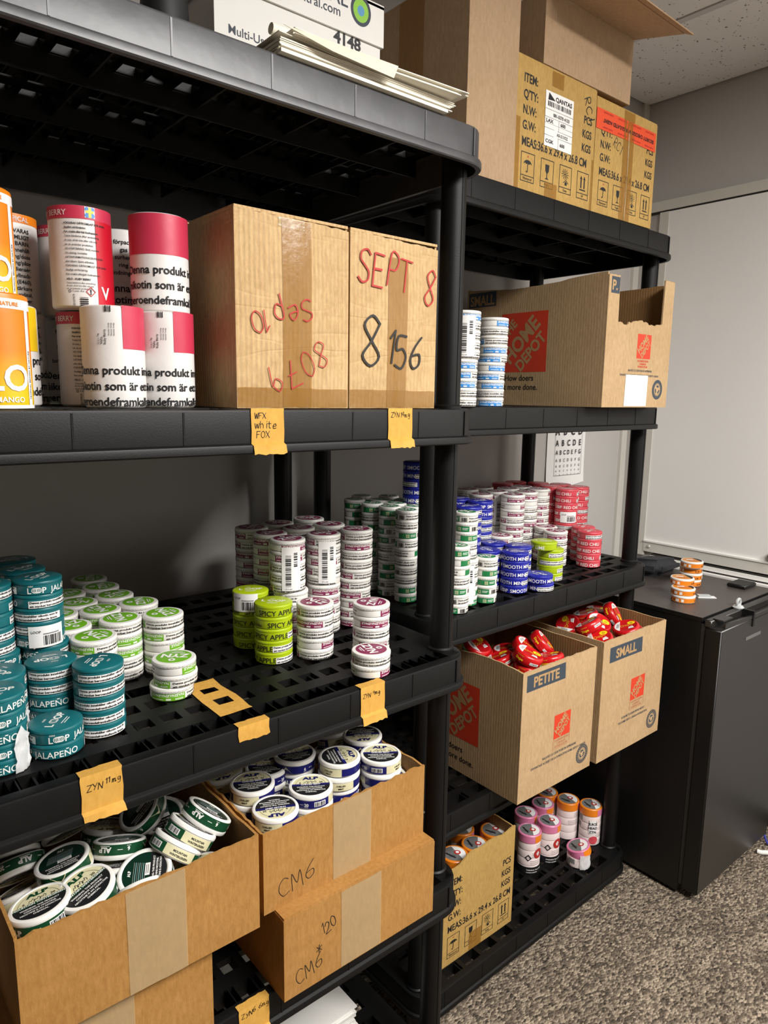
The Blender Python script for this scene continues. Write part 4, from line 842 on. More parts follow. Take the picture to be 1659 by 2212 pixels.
CANS = [
('J',-0.6747,0.2460,1.1036,5,'tall upper roll of teal cans with white barcode sticker, left of green cans','teal jalapeno cans at the left end of the shelf'),
('J',-0.6803,0.3136,1.1036,5,'upper roll of teal cans right behind the stickered teal roll','teal jalapeno cans at the left end of the shelf'),
('J',-0.6771,0.3813,1.1036,5,'rearmost dark upper roll of teal cans near back wall','teal jalapeno cans at the left end of the shelf'),
('J',-0.7425,0.2479,1.1036,5,'upper roll of teal cans cut off by left picture edge','teal jalapeno cans at the left end of the shelf'),
('J',-0.7663,0.0936,1.0046,5,'front left roll of teal cans with torn clear wrapper film','teal jalapeno cans at the left end of the shelf'),
('J',-0.7500,0.1594,1.0046,5,'teal can roll just behind the torn-wrapper roll at left edge','teal jalapeno cans at the left end of the shelf'),
('J',-0.6825,0.1652,1.0046,5,'teal can roll behind the short two-can teal stack','teal jalapeno cans at the left end of the shelf'),
('J',-0.6343,0.1173,1.0046,5,'front teal can roll with lid facing green cans, rightmost of teal ones','teal jalapeno cans at the left end of the shelf'),
('J',-0.6690,0.2497,1.0046,5,'lower teal can roll carrying the stickered upper roll','teal jalapeno cans at the left end of the shelf'),
('J',-0.6866,0.3151,1.0046,5,'hidden lower teal can roll second from the back','teal jalapeno cans at the left end of the shelf'),
('J',-0.6861,0.3829,1.0046,5,'hidden lower teal can roll nearest the back wall','teal jalapeno cans at the left end of the shelf'),
('J',-0.7367,0.2476,1.0046,5,'lower teal can roll under the one cut off at left edge','teal jalapeno cans at the left end of the shelf'),
('J',-0.6984,0.0950,1.0046,1,'lower can of the short teal two-can stack in front','loose teal cans in front'),
('J',-0.6986,0.0955,1.0244,1,'upper can of the short teal two-can stack in front','loose teal cans in front'),
('G',-0.5428,0.2895,1.0046,5,'front middle roll of white cans with green lid and two green bands','white cans with lime green lids beside the teal cans'),
('G',-0.4768,0.2734,1.0046,5,'rightmost roll of green-lidded white cans, behind the loose three-can stack','white cans with lime green lids beside the teal cans'),
('G',-0.6052,0.2266,1.0046,5,'front left roll of green-lidded white cans behind rightmost teal roll','white cans with lime green lids beside the teal cans'),
('G',-0.4857,0.3608,1.0046,5,'green-lidded can roll behind the rightmost one, showing one band of lettering','white cans with lime green lids beside the teal cans'),
('G',-0.5534,0.3564,1.0046,5,'green-lidded can roll in second row, directly behind the front middle roll','white cans with lime green lids beside the teal cans'),
('G',-0.5035,0.4325,1.0046,5,'green-lidded can roll in third row, half in shade','white cans with lime green lids beside the teal cans'),
('G',-0.5715,0.4218,1.0046,5,'green-lidded can roll in third row, left of the half shaded one','white cans with lime green lids beside the teal cans'),
('G',-0.5050,0.5034,1.0046,5,'green-lidded can roll in fourth row, in deep shade','white cans with lime green lids beside the teal cans'),
('G',-0.5040,0.5760,1.0046,5,'rearmost green-lidded can roll, darkest by the wall','white cans with lime green lids beside the teal cans'),
('G',-0.5714,0.4896,1.0046,5,'green-lidded can roll in fourth row at left, partly behind teal roll','white cans with lime green lids beside the teal cans'),
('G',-0.6204,0.2992,1.0046,5,'green-lidded can roll left of front left roll, behind teal sticker','white cans with lime green lids beside the teal cans'),
('G',-0.6190,0.3734,1.0046,5,'green-lidded can roll mostly hidden behind the stickered teal roll','white cans with lime green lids beside the teal cans'),
('G',-0.5083,0.1697,1.0046,1,'bottom can of the loose three-can stack, broad green band in front','loose stack of three green-lidded white cans'),
('G',-0.5028,0.1667,1.0244,1,'middle can of the loose three-can stack, shifted to the right','loose stack of three green-lidded white cans'),
('G',-0.5043,0.1677,1.0442,1,'top can of the loose three-can stack with bright green lid','loose stack of three green-lidded white cans'),
('L',-0.3003,0.2913,1.0046,5,'left roll of lime cans with torn white barcode sticker','lime spicy apple cans'),
('L',-0.3054,0.2005,1.0046,5,'right roll of lime cans standing in front, big black lettering','lime spicy apple cans'),
('M',-0.2358,0.1723,1.0046,5,'maroon-lidded can roll right beside the lime cans','white cans with maroon lids'),
('M',-0.1555,0.1107,1.0046,5,'maroon-lidded can roll behind the loose pair of maroon cans','white cans with maroon lids'),
('M',-0.2076,0.0467,1.0046,1,'lower can of the loose maroon-lidded pair by the tape label','loose pair of maroon-lidded cans at the shelf edge'),
('M',-0.2056,0.0477,1.0244,1,'upper can of the loose maroon-lidded pair by the tape label','loose pair of maroon-lidded cans at the shelf edge'),
('M',-0.2300,0.2729,1.1036,5,'front left upper maroon-lidded roll with two maroon bands and barcode sticker','white cans with maroon lids'),
('M',-0.1451,0.2760,1.1036,5,'front middle upper maroon-lidded roll with tall barcode sticker','white cans with maroon lids'),
('M',-0.0640,0.2756,1.1036,5,'front right upper maroon-lidded roll with single maroon band','white cans with maroon lids'),
('M',-0.2280,0.3407,1.1036,5,'second upper maroon-lidded roll from the left with pale sticker','white cans with maroon lids'),
('M',-0.2283,0.4131,1.1036,5,'leftmost upper maroon-lidded roll in the shade','white cans with maroon lids'),
('M',-0.1510,0.3575,1.1036,5,'middle row upper maroon-lidded roll','white cans with maroon lids'),
('M',-0.1596,0.4247,1.1036,5,'back row upper maroon-lidded roll, left one','white cans with maroon lids'),
('M',-0.0740,0.4351,1.1036,5,'back row upper maroon-lidded roll, rearmost by the post','white cans with maroon lids'),
('M',-0.0786,0.3523,1.1036,5,'back row upper maroon-lidded roll, right one','white cans with maroon lids'),
('M',-0.2238,0.2730,1.0046,5,'lower maroon-lidded can roll below front left upper roll','white cans with maroon lids'),
('M',-0.1451,0.2760,1.0046,5,'lower maroon-lidded can roll below front middle upper roll','white cans with maroon lids'),
('M',-0.0680,0.2756,1.0046,5,'lower maroon-lidded can roll below front right upper roll','white cans with maroon lids'),
('M',-0.2283,0.3407,1.0046,5,'lower maroon-lidded can roll below second from left upper roll','white cans with maroon lids'),
('M',-0.2283,0.4131,1.0046,5,'lower maroon-lidded can roll below leftmost upper roll','white cans with maroon lids'),
('M',-0.1510,0.3575,1.0046,5,'lower maroon-lidded can roll below middle row upper roll','white cans with maroon lids'),
('M',-0.1596,0.4247,1.0046,5,'lower maroon-lidded can roll below back left upper roll','white cans with maroon lids'),
('M',-0.0740,0.4351,1.0046,5,'lower maroon-lidded can roll below rearmost upper roll','white cans with maroon lids'),
('M',-0.0786,0.3523,1.0046,5,'lower maroon-lidded can roll below back right upper roll','white cans with maroon lids'),
('W',0.1263,0.5310,1.1106,5,'front row upper roll of dark-green-lidded cans, leftmost','small white cans with dark green lids in tall columns by the post'),
('W',0.1249,0.4594,1.1106,5,'front row upper roll of dark-green-lidded cans, second from left','small white cans with dark green lids in tall columns by the post'),
('W',0.1271,0.3966,1.1106,5,'front row upper roll of dark-green-lidded cans, third from left','small white cans with dark green lids in tall columns by the post'),
('W',0.1250,0.3336,1.1106,5,'front row upper roll of dark-green-lidded cans, rightmost, brightest','small white cans with dark green lids in tall columns by the post'),
('W',0.1770,0.4910,1.1106,5,'second row upper roll of dark-green-lidded cans, left one','small white cans with dark green lids in tall columns by the post'),
('W',0.1726,0.4265,1.1106,5,'second row upper roll of dark-green-lidded cans, middle one','small white cans with dark green lids in tall columns by the post'),
('W',0.1784,0.3642,1.1106,5,'second row upper roll of dark-green-lidded cans, right one','small white cans with dark green lids in tall columns by the post'),
('W',0.1803,0.5721,1.1106,5,'back row upper roll of dark-green-lidded cans, left one','small white cans with dark green lids in tall columns by the post'),
('W',0.2359,0.5297,1.1106,5,'back row upper roll of dark-green-lidded cans, middle one','small white cans with dark green lids in tall columns by the post'),
('W',0.2257,0.4580,1.1106,5,'back row upper roll of dark-green-lidded cans, right one','small white cans with dark green lids in tall columns by the post'),
('W',0.2182,0.3995,1.1106,5,'back row upper dark-green-lidded roll under the lone blue roll','small white cans with dark green lids in tall columns by the post'),
('W',0.1263,0.5310,1.0046,5,'lower roll under: front row roll of dark-green-lidded cans, leftmost','small white cans with dark green lids in tall columns by the post'),
('W',0.1249,0.4594,1.0046,5,'lower roll under: front row roll of dark-green-lidded cans, second from left','small white cans with dark green lids in tall columns by the post'),
('W',0.1271,0.3966,1.0046,5,'lower roll under: front row roll of dark-green-lidded cans, third from left','small white cans with dark green lids in tall columns by the post'),
('W',0.1250,0.3336,1.0046,5,'lower roll under: front row roll of dark-green-lidded cans, rightmost, brightest','small white cans with dark green lids in tall columns by the post'),
('W',0.1770,0.4910,1.0046,5,'lower roll under: second row roll of dark-green-lidded cans, left one','small white cans with dark green lids in tall columns by the post'),
('W',0.1726,0.4265,1.0046,5,'lower roll under: second row roll of dark-green-lidded cans, middle one','small white cans with dark green lids in tall columns by the post'),
('W',0.1784,0.3642,1.0046,5,'lower roll under: second row roll of dark-green-lidded cans, right one','small white cans with dark green lids in tall columns by the post'),
('W',0.1803,0.5721,1.0046,5,'lower roll under: back row roll of dark-green-lidded cans, left one','small white cans with dark green lids in tall columns by the post'),
('W',0.2359,0.5297,1.0046,5,'lower roll under: back row roll of dark-green-lidded cans, middle one','small white cans with dark green lids in tall columns by the post'),
('W',0.2257,0.4580,1.0046,5,'lower roll under: back row roll of dark-green-lidded cans, right one','small white cans with dark green lids in tall columns by the post'),
('W',0.2182,0.3995,1.0046,5,'lower roll under: back row dark-green-lidded roll under the lone blue roll','small white cans with dark green lids in tall columns by the post'),
('S',0.2189,0.4062,1.2166,5,'lone blue can roll on top of dark-green-lidded columns','blue smooth mint cans'),
('W',0.1586,0.2014,1.0046,7,'tall column of small green-lidded cans half behind the front post','small white cans with green lids, right-hand shelving unit'),
('W',0.2168,0.2350,1.1106,5,'upper roll of small green-lidded cans beside the front post','small white cans with green lids, right-hand shelving unit'),
('W',0.2171,0.2300,1.0046,5,'lower roll of small green-lidded cans with square code label','small white cans with green lids, right-hand shelving unit'),
('W',0.2683,0.2163,1.0046,5,'short roll of small green-lidded cans in front of blue cans','small white cans with green lids, right-hand shelving unit'),
('S',0.3887,0.2327,1.0046,5,'front roll of blue cans, big white lettering','blue smooth mint cans'),
('S',0.4496,0.2726,1.0046,5,'blue can roll right behind the front blue roll','blue smooth mint cans'),
('S',0.3485,0.2873,1.0046,5,'blue can roll behind the short green-lidded roll','blue smooth mint cans'),
('S',0.4278,0.3368,1.0046,5,'blue can roll second from back on lower level','blue smooth mint cans'),
('S',0.3470,0.3522,1.1036,5,'front upper blue can roll behind the green-lidded column','blue smooth mint cans'),
('S',0.4414,0.3995,1.1036,5,'right upper blue can roll beside maroon-lidded cans','blue smooth mint cans'),
('S',0.4232,0.4648,1.1036,5,'rear upper blue can roll by the front post','blue smooth mint cans'),
('S',0.3469,0.3551,1.0046,5,'lower blue can roll carrying the front upper one','blue smooth mint cans'),
('S',0.4434,0.4028,1.0046,5,'lower blue can roll carrying the right upper one','blue smooth mint cans'),
('S',0.4224,0.4673,1.0046,5,'lower blue can roll carrying the rear upper one','blue smooth mint cans'),
('S',0.4567,0.2052,1.0046,1,'lower can of the short blue pair near the shelf edge','short pair of blue cans'),
('S',0.4509,0.2048,1.0244,1,'upper can of the short blue pair near the shelf edge','short pair of blue cans'),
('K',0.5562,0.2527,1.0046,4,'stack of four lime cans beside the short blue pair','lime cans on the right-hand unit'),
('K',0.5342,0.2587,1.0866,1,'lime can lying shifted on top of the lime stack','lime cans on the right-hand unit'),
('M',0.6097,0.4297,1.1036,5,'front upper maroon-lidded roll, centre of the right unit','white cans with maroon lids, right-hand unit'),
('M',0.6900,0.4477,1.1036,5,'upper maroon-lidded roll second from the front','white cans with maroon lids, right-hand unit'),
('M',0.7722,0.4677,1.1036,5,'upper maroon-lidded roll beside the red cans','white cans with maroon lids, right-hand unit'),
('M',0.5398,0.4877,1.1036,5,'upper maroon-lidded roll behind blue cans','white cans with maroon lids, right-hand unit'),
('M',0.6234,0.5050,1.1036,5,'upper maroon-lidded roll with dark barcode sticker','white cans with maroon lids, right-hand unit'),
('M',0.5828,0.5817,1.1036,5,'upper maroon-lidded roll nearest the post','white cans with maroon lids, right-hand unit'),
('M',0.6539,0.5867,1.1036,5,'rear upper maroon-lidded roll, left','white cans with maroon lids, right-hand unit'),
('M',0.7024,0.5279,1.1036,5,'rear upper maroon-lidded roll, middle','white cans with maroon lids, right-hand unit'),
('M',0.7740,0.5354,1.1036,5,'rear upper maroon-lidded roll, right','white cans with maroon lids, right-hand unit'),
('M',0.6097,0.4297,1.0046,5,'lower roll under the front upper maroon-lidded roll, centre of the right unit','white cans with maroon lids, right-hand unit'),
('M',0.6854,0.4552,1.0046,5,'lower roll under the upper maroon-lidded roll second from the front','white cans with maroon lids, right-hand unit'),
('M',0.7722,0.4677,1.0046,5,'lower roll under the upper maroon-lidded roll beside the red cans','white cans with maroon lids, right-hand unit'),
('M',0.5398,0.4877,1.0046,5,'lower roll under the upper maroon-lidded roll behind blue cans','white cans with maroon lids, right-hand unit'),
('M',0.6234,0.5050,1.0046,5,'lower roll under the upper maroon-lidded roll with dark barcode sticker','white cans with maroon lids, right-hand unit'),
('M',0.5828,0.5817,1.0046,5,'lower roll under the upper maroon-lidded roll nearest the post','white cans with maroon lids, right-hand unit'),
('M',0.6539,0.5867,1.0046,5,'lower roll under the rear upper maroon-lidded roll, left','white cans with maroon lids, right-hand unit'),
('M',0.7024,0.5279,1.0046,5,'lower roll under the rear upper maroon-lidded roll, middle','white cans with maroon lids, right-hand unit'),
('M',0.7740,0.5354,1.0046,5,'lower roll under the rear upper maroon-lidded roll, right','white cans with maroon lids, right-hand unit'),
('M',0.5144,0.3887,1.0046,5,'low maroon-lidded roll behind the blue cans in front','white cans with maroon lids, right-hand unit'),
('M',0.6932,0.3404,1.0046,5,'low maroon-lidded roll with torn wrapper behind lime stack','white cans with maroon lids, right-hand unit'),
('M',0.7251,0.4002,1.0046,5,'low maroon-lidded roll between lime stack and tall columns','white cans with maroon lids, right-hand unit'),
('R',0.8300,0.4070,1.1046,5,'front upper roll of red cans with barcode sticker','red chili cans'),
('R',0.9030,0.4200,1.1046,5,'right upper roll of red cans','red chili cans'),
('R',0.8420,0.4770,1.1046,5,'left upper roll of red cans beside white columns','red chili cans'),
('R',0.9070,0.4890,1.1046,5,'second row upper roll of red cans','red chili cans'),
('R',0.8760,0.5510,1.1046,5,'third row upper roll of red cans','red chili cans'),
('R',0.8380,0.6110,1.1046,5,'fourth row upper roll of red cans','red chili cans'),
('R',0.7690,0.6060,1.1046,5,'rearmost upper roll of red cans before the rear post','red chili cans'),
('R',0.8300,0.4070,1.0046,5,'lower roll under the front upper roll of red cans with barcode sticker','red chili cans'),
('R',0.9030,0.4200,1.0046,5,'lower roll under the right upper roll of red cans','red chili cans'),
('R',0.8420,0.4770,1.0046,5,'lower roll under the left upper roll of red cans beside white columns','red chili cans'),
('R',0.9070,0.4890,1.0046,5,'lower roll under the second row upper roll of red cans','red chili cans'),
('R',0.8760,0.5510,1.0046,5,'lower roll under the third row upper roll of red cans','red chili cans'),
('R',0.8380,0.6110,1.0046,5,'lower roll under the fourth row upper roll of red cans','red chili cans'),
('R',0.7690,0.6060,1.0046,5,'lower roll under the rearmost upper roll of red cans before the rear post','red chili cans'),
('R',0.7661,0.2777,1.0046,5,'single low roll of red cans at the front right','red chili cans'),
('R',0.8095,0.3298,1.0046,5,'low roll of red cans behind the front right one','red chili cans'),
('B',0.2654,0.2256,1.4509,5,'lower right roll of white cans with bright blue bands','white cans with bright blue bands beside the moving box'),
('B',0.2694,0.2236,1.5454,5,'upper right roll of white cans with bright blue bands','white cans with bright blue bands beside the moving box'),
('B',0.1310,0.1822,1.4509,5,'lower left roll of blue-banded white cans behind post','white cans with bright blue bands beside the moving box'),
('B',0.1340,0.1802,1.5454,5,'upper left roll of blue-banded white cans with barcode sticker','white cans with bright blue bands beside the moving box'),
('B',0.2454,0.3006,1.4509,5,'lower rear roll of blue-banded white cans in the gap','white cans with bright blue bands beside the moving box'),
('B',0.2534,0.2986,1.5454,5,'upper rear roll of blue-banded white cans in the gap','white cans with bright blue bands beside the moving box'),
('H',0.6301,0.3274,0.0921,5,'front left pink-capped can roll with black bottom label','pink and orange capped can rolls on the bottom shelf'),
('H',0.7144,0.3206,0.0921,5,'pink-capped can roll just behind the front left one','pink and orange capped can rolls on the bottom shelf'),
('H',0.8551,0.3543,0.0921,5,'orange-capped can roll in the middle, shaded','pink and orange capped can rolls on the bottom shelf'),
('H',0.8874,0.2913,0.0921,5,'rightmost orange-capped can roll with lettered box','pink and orange capped can rolls on the bottom shelf'),
('H',0.7660,0.2468,0.0921,2,'short two-can stack with crooked pink and orange lid','pink and orange capped can rolls on the bottom shelf'),
('H',0.6928,0.3923,0.0921,5,'pink-capped roll second row left in the dark','pink and orange capped can rolls on the bottom shelf'),
('H',0.7736,0.3909,0.0921,5,'pink-capped roll deep in the dark behind','pink and orange capped can rolls on the bottom shelf'),
('H',0.8369,0.4228,0.0921,5,'orange-capped roll furthest back under the moving box','pink and orange capped can rolls on the bottom shelf'),
('H',0.2491,0.2673,0.2155,5,'orange-capped roll in the kraft box nearest the post','orange-capped can rolls inside the open kraft box'),
('H',0.3198,0.2641,0.2155,5,'middle orange-capped roll in the kraft box','orange-capped can rolls inside the open kraft box'),
('H',0.4012,0.2729,0.2155,5,'right front orange-capped roll in the kraft box','orange-capped can rolls inside the open kraft box'),
('H',0.3400,0.3320,0.2155,5,'dim rear orange-capped roll in the kraft box','orange-capped can rolls inside the open kraft box'),
('Vb',-0.5981,0.1014,1.4509,1,'white wrapped tube in the lower front row with pink corner, left of its twin','paper-wrapped can tubes beside the cardboard box'),
('Vb',-0.5219,0.1175,1.4509,1,'white wrapped tube in the lower front row next to the cardboard box','paper-wrapped can tubes beside the cardboard box'),
('Vf',-0.5992,0.2022,1.4509,1,'lower wrapped tube with fine print behind the front row','paper-wrapped can tubes beside the cardboard box'),
('Vd',-0.5908,0.3415,1.4509,1,'lower dark wrapped tube in the shade','paper-wrapped can tubes beside the cardboard box'),
('Ve',-0.5200,0.1309,1.5779,1,'upper wrapped tube with plain pink top half','paper-wrapped can tubes beside the cardboard box'),
('Vf',-0.6121,0.1673,1.5779,1,'upper wrapped tube with fine print and warning diamond','paper-wrapped can tubes beside the cardboard box'),
('Vf',-0.5939,0.2943,1.5779,1,'upper wrapped tube behind the fine-print one','paper-wrapped can tubes beside the cardboard box'),
('Vd',-0.5227,0.2627,1.5779,1,'upper wrapped tube between the two bright ones, large black text','paper-wrapped can tubes beside the cardboard box'),
('Vt',-0.6787,0.2702,1.5779,1,'upper wrapped tube with orange band and ingredient text','paper-wrapped can tubes beside the cardboard box'),
('Vd',-0.6722,0.2776,1.4509,1,'lower wrapped tube in the dark behind the orange ones','paper-wrapped can tubes beside the cardboard box'),
('Vo',-0.7381,0.1414,1.5779,1,'upper orange tube at the left picture edge','paper-wrapped can tubes beside the cardboard box'),
('Vo',-0.7442,0.0723,1.4509,1,'lower orange tube at the left picture edge','paper-wrapped can tubes beside the cardboard box'),
('Vy',-0.7079,0.1814,1.4509,1,'white tube with yellow corner behind lower orange tube','paper-wrapped can tubes beside the cardboard box'),
]
for c in CANS:
    ty = c[0]
    if ty[0] in 'VH': continue
    roll(*c)
# juice-head style rolls
def juice(x, y, z, n, label, group):
    orange = 'orange' in label.split('-')[0]; me = JO if orange else JP; r, h = .034, .0245
    t = thing('capped_roll', label, 'cans', (x, y, z+.0008), 0, group); base = camang(x, y)+math.pi/2; rr = random.Random(hash_(label))
    for k in range(n-1): c = link('can', me[0], t); c.location = (0, 0, k*h); c.rotation_euler = (0, 0, base+rr.uniform(-.6, .6))
    c = link('cap', me[1], t); c.location = (0, 0, (n-1)*h); c.rotation_euler = (0, 0, base+rr.uniform(-1.2, .2))
    if n == 2:
        c.rotation_euler = (.16, -.2, base-.5); c.location = (.003, -.002, h*1.35)
        k2 = link('can', me[0], t); k2.location = (0, 0, h*.35); k2.scale = (1, 1, .9)
        b = MB(); cy = Cyl(r+.001, base-math.pi/2+.5); vs_ = []
        for i in range(8):
            for k in range(8): vs_.append(cy(-.012+.005*i+rr.uniform(-.001, .001), h*1.9*k/7, .001+rr.uniform(0, .004)))
        b.add(vs_, [(i*8+k, (i+1)*8+k, (i+1)*8+k+1, i*8+k+1) for i in range(7) for k in range(7)], M_FILM2); b.build('crumpled_film', t)
        return
    if 'black bottom' in label or 'just behind' in label:
        b = MB(); cy = Cyl(r+.0006, base-math.pi/2); C = 2*math.pi*r; b.rect(cy, -C*.3, .001, C*.6, h*.9, M_INK, .0)
        for k in range(2): b.text(cy, ('WARNING: This product', 'contains nicotine.')[k], -C*.02, h*(.5-.3*k), h*.2, M_WHITE, 'L', .02, off=.0003)
        b.ring(cy, C*.15, h*2.6, h*.28, h*.62, M_RED, 20, .0002); b.line(cy, [(-C*.04, h*2.1), (0, h*2.5), (C*.04, h*2.1), (0, h*1.8), (-C*.04, h*2.1)], h*.12, M_INK, .0002); b.build('label_band', t)
    if 'lettered' in label:
        b = MB(); cy = Cyl(r+.0006, base-math.pi/2); b.rect(cy, -.002, h*1.6, .024, h*1.9, M_STICK, 0)
        for k, s in enumerate(('JUICE', 'HEAD', 'ZTN')): b.text(cy, s, .010, h*(2.85-.55*k), h*.45, M_INK, 'C', .04, off=.0003)
        b.line(cy, [(-.001, h*3.45), (.021, h*3.45), (.021, h*2.75), (-.001, h*2.75), (-.001, h*3.45)], .0006, M_INK, .0003)
        b.ring(cy, .014, h*.8, 0, h*.55, C_RED, 20, .0002); b.build('label_band', t)
for c in CANS:
    if c[0] == 'H': juice(*c[1:])
# ---------------------------------------------------------------- paper-wrapped tubes
M_WRAP = mat('wrap_paper', 'e3dfdb', .45, .05, 30, .3, 45); M_WPINK = mat('wrap_pink', 'c4344f', .42, .05, 30, .2, 45); M_WRED = mat('wrap_red', 'c01028', .42, .05, 30); M_WOR = mat('wrap_orange', 'e87f10', .4, .04, 30); M_WYEL = mat('wrap_yellow', 'ecc21a', .4, .04, 30)
mg = bpy.data.materials.new('orange_to_yellow_wrap'); mg.use_nodes = True; nt = mg.node_tree; N = nt.nodes.new; L = nt.links.new; b_ = nt.nodes['Principled BSDF']
tc = N('ShaderNodeTexCoord'); sp = N('ShaderNodeSeparateXYZ'); L(tc.outputs['Object'], sp.inputs[0]); mr = N('ShaderNodeMapRange'); mr.inputs[1].default_value = 0; mr.inputs[2].default_value = .127; L(sp.outputs['Z'], mr.inputs[0])
cr = N('ShaderNodeValToRGB'); e = cr.color_ramp.elements; e[0].position = .1; e[0].color = (*lin('ecc21a'), 1); e[1].position = .5; e[1].color = (*lin('e87f10'), 1); L(mr.outputs[0], cr.inputs[0]); L(cr.outputs[0], b_.inputs['Base Color']); b_.inputs['Roughness'].default_value = .4
VR, VH = .0385, .1265
def tube_base(m, seed):
    b = MB(); r = random.Random(seed); p1, p2 = r.uniform(0, 6), r.uniform(0, 6)
    prof = [(0, .0005), (VR*.8, .0003), (VR-.003, 0), (VR-.0005, .002)]+[(VR, .004+(VH-.008)*i/6) for i in range(7)]+[(VR-.0005, VH-.002), (VR-.003, VH-.0004), (VR*.8, VH), (0, VH-.0005)]
    b.lathe(prof, 48, m, jit=lambda a, z: .006*math.sin(3*a+p1+z*30)*math.sin(2*a+p2)); return b
SW = ['Denna produkt inneh\u00e5ller', 'nikotin som \u00e4r ett mycket', 'beroendeframkallande \u00e4mne.']
def big_text(b, cy, x, z, size, step=.019):
    for k in range(3): b.text(cy, SW[k], x, z-step*k, size, M_INK, 'L', .02)
SMALL_T = ['F\u00d6RVARAS O\u00c5TKOMLIGT F\u00d6R BARN.', 'Skadligt vid f\u00f6rt\u00e4ring.', 'Kan orsaka allergisk hudreaktion.', 'Tv\u00e4tta h\u00e4nderna efter anv\u00e4ndning.', '\u00c4t inte, drick inte eller r\u00f6k inte', 'n\u00e4r du anv\u00e4nder produkten.', 'VID F\u00d6RT\u00c4RING: Sk\u00f6lj munnen.', 'Vid obehag, kontakta', 'GIFTINFORMATIONSCENTRALEN', 'eller l\u00e4kare. Spara etiketten.']
def fine(b, cy, x, z, n, size, step, w_=.045):
    for k in range(n): b.text(cy, SMALL_T[k % len(SMALL_T)], x, z-step*k, size, M_INK, 'L', .012 if k > 2 else .03, xs=.95)
def wtube(kind, x, y, z, n, label, group):
    base = camang(x, y)
    t = thing('wrapped_tube', label, 'cans', (x, y, z+.0006), 0, group); C = 2*math.pi*VR
    b = tube_base(mg if kind == 'o' else M_WRAP, hash_(label)); w_ = b.build('wrapper', t); cy = Cyl(VR+.0004, base); p = MB(); o1 = .0
    if kind == 'e':
        p.rect(cy, -C*.30, VH*.58, C*.6, VH*.405, M_WPINK, o1); big_text(p, cy, -.052, VH*.385, .0150, .0195); p.text(cy, '\u00e4mne.', .034, .02, .0005, M_INK)
    elif kind == 'b':
        p.rect(cy, .0115, VH*.58, .075, VH*.42, M_WPINK, o1); big_text(p, cy, -.058, VH*.33, .0150, .0195)
        p.bars(cy, -.010, VH*.93, .010, VH*.06, M_INK, 12, 3); p.text(cy, 'Velo', -.0125, VH*.62, .0048, M_INK, rot=math.pi/2); p.text(cy, 'Ruby Berry', -.0085, VH*.62, .0040, M_INK, rot=math.pi/2); p.text(cy, '10 st x 14g', -.017, VH*.62, .003, M_INK, rot=math.pi/2)
        for k in range(3): p.text(cy, 'Tillverkad i Sverige', -.004+.003*k, VH*.7, .0021, M_INK, rot=math.pi/2)
    elif kind == 'f':
        p.rect(cy, -C*.28, VH*.865, C*.56, VH*.125, M_WPINK, o1); p.text(cy, 'RUBY BERRY', -.0155, VH*.895, .0095, C_PALE, 'R', .015, off=.0008)
        p.rect(cy, .019, .0, .060, VH*.865, M_WRED, .0002); p.rect(cy, .0185-.012, VH*.88, .0125, VH*.105, M_STICK, .0005)
        for dx in (.003, .0095):
            for dz in (.22, .78): p.ring(cy, .0065+dx, VH*(.88+.105*dz), 0, .0028, C_SKY, 12, .0008)
        p.rect(cy, .0065+.0045, VH*.885, .0035, VH*.095, C_YEL, .001); p.rect(cy, .008, VH*.925, .0095, VH*.025, C_YEL, .001)
        fine(p, cy, -.0195, VH*.81, 13, .0033, VH*.041); p.text(cy, 'VELO - RUBY BERRY', -.0195, VH*.27, .0033, M_INK, bold=.03)
        for k in range(3): p.text(cy, ('Tillverkare: Stockholm,', '111 51 Sverige.', 'www.exempel.se')[k] if False else SMALL_T[k+3], -.0195, VH*(.235-.028*k), .0026, M_INK)
        p.line(cy, [(.004, VH*.16), (.0095, VH*.115), (.015, VH*.16), (.0095, VH*.205), (.004, VH*.16)], .0009, M_RED, .0006); p.text(cy, '!', .0095, VH*.135, .0085, M_INK, 'C', .04)
        p.text(cy, 'V', .023, VH*.10, .022, M_WHITE, 'L', .02, xs=.9, off=.0008); p.bars(cy, -.004, .002, .010, VH*.09, M_INK, 12, 5, True); p.text(cy, '221219C9', -.010, .002, .0035, M_INK, rot=math.pi/2); p.ring(cy, -.016, VH*.16, .0012, .0018, M_INK, 12); p.text(cy, '0 under 18 \u00e5r', -.0125, VH*.155, .0026, M_INK)
    elif kind == 't':
        p.rect(cy, -C*.28, VH*.90, C*.56, VH*.09, M_WOR, o1); p.text(cy, 'TROPICAL', .030, VH*.915, .0085, C_PALE, 'R', .015, off=.0008)
        for k, s in enumerate(('F\u00d6RVARAS', 'O\u00c5TKOMLIGT', 'F\u00d6R BARN.', 'Nikotininneh\u00e5ll:', '9 mg/dosa', '8 mg/p\u00e5se', 'Ingredienser:', 'vatten, fyllnads-', 'medel (E460),', 'smakf\u00f6rst\u00e4rkare', '(koksalt), xylitol,', 'aromer.')): p.text(cy, s, .030, VH*(.80-.065*k), .0072, M_INK, 'R', .015)
    elif kind == 'd':
        for k, s in enumerate(('f\u00f6rpacknings-', 'gas (E401),', 'surhetsregle-', 'ring (E500),', 'bindningsmedel')): p.text(cy, s, .034, VH*(.83-.085*k), .0085, M_INK, 'R', .015)
        big_text(p, cy, -.03, VH*.30, .0150, .0165)
    elif kind == 'o':
        p.rect(cy, -C*.26, VH*.86, C*.52, VH*.085, M_STICK, o1); p.text(cy, 'BY NATURE', .030, VH*.885, .0060, M_WOR, 'R', .02, off=.0008)
        p.text(cy, 'VELO', .0385, VH*.16, .040, M_WHITE, 'R', .02, xs=.95); p.text(cy, 'MANGO', .031, VH*.055, .0085, M_WHITE, 'R', .02); p.rect(cy, -C*.26, 0, C*.52, VH*.03, M_STICK, o1)
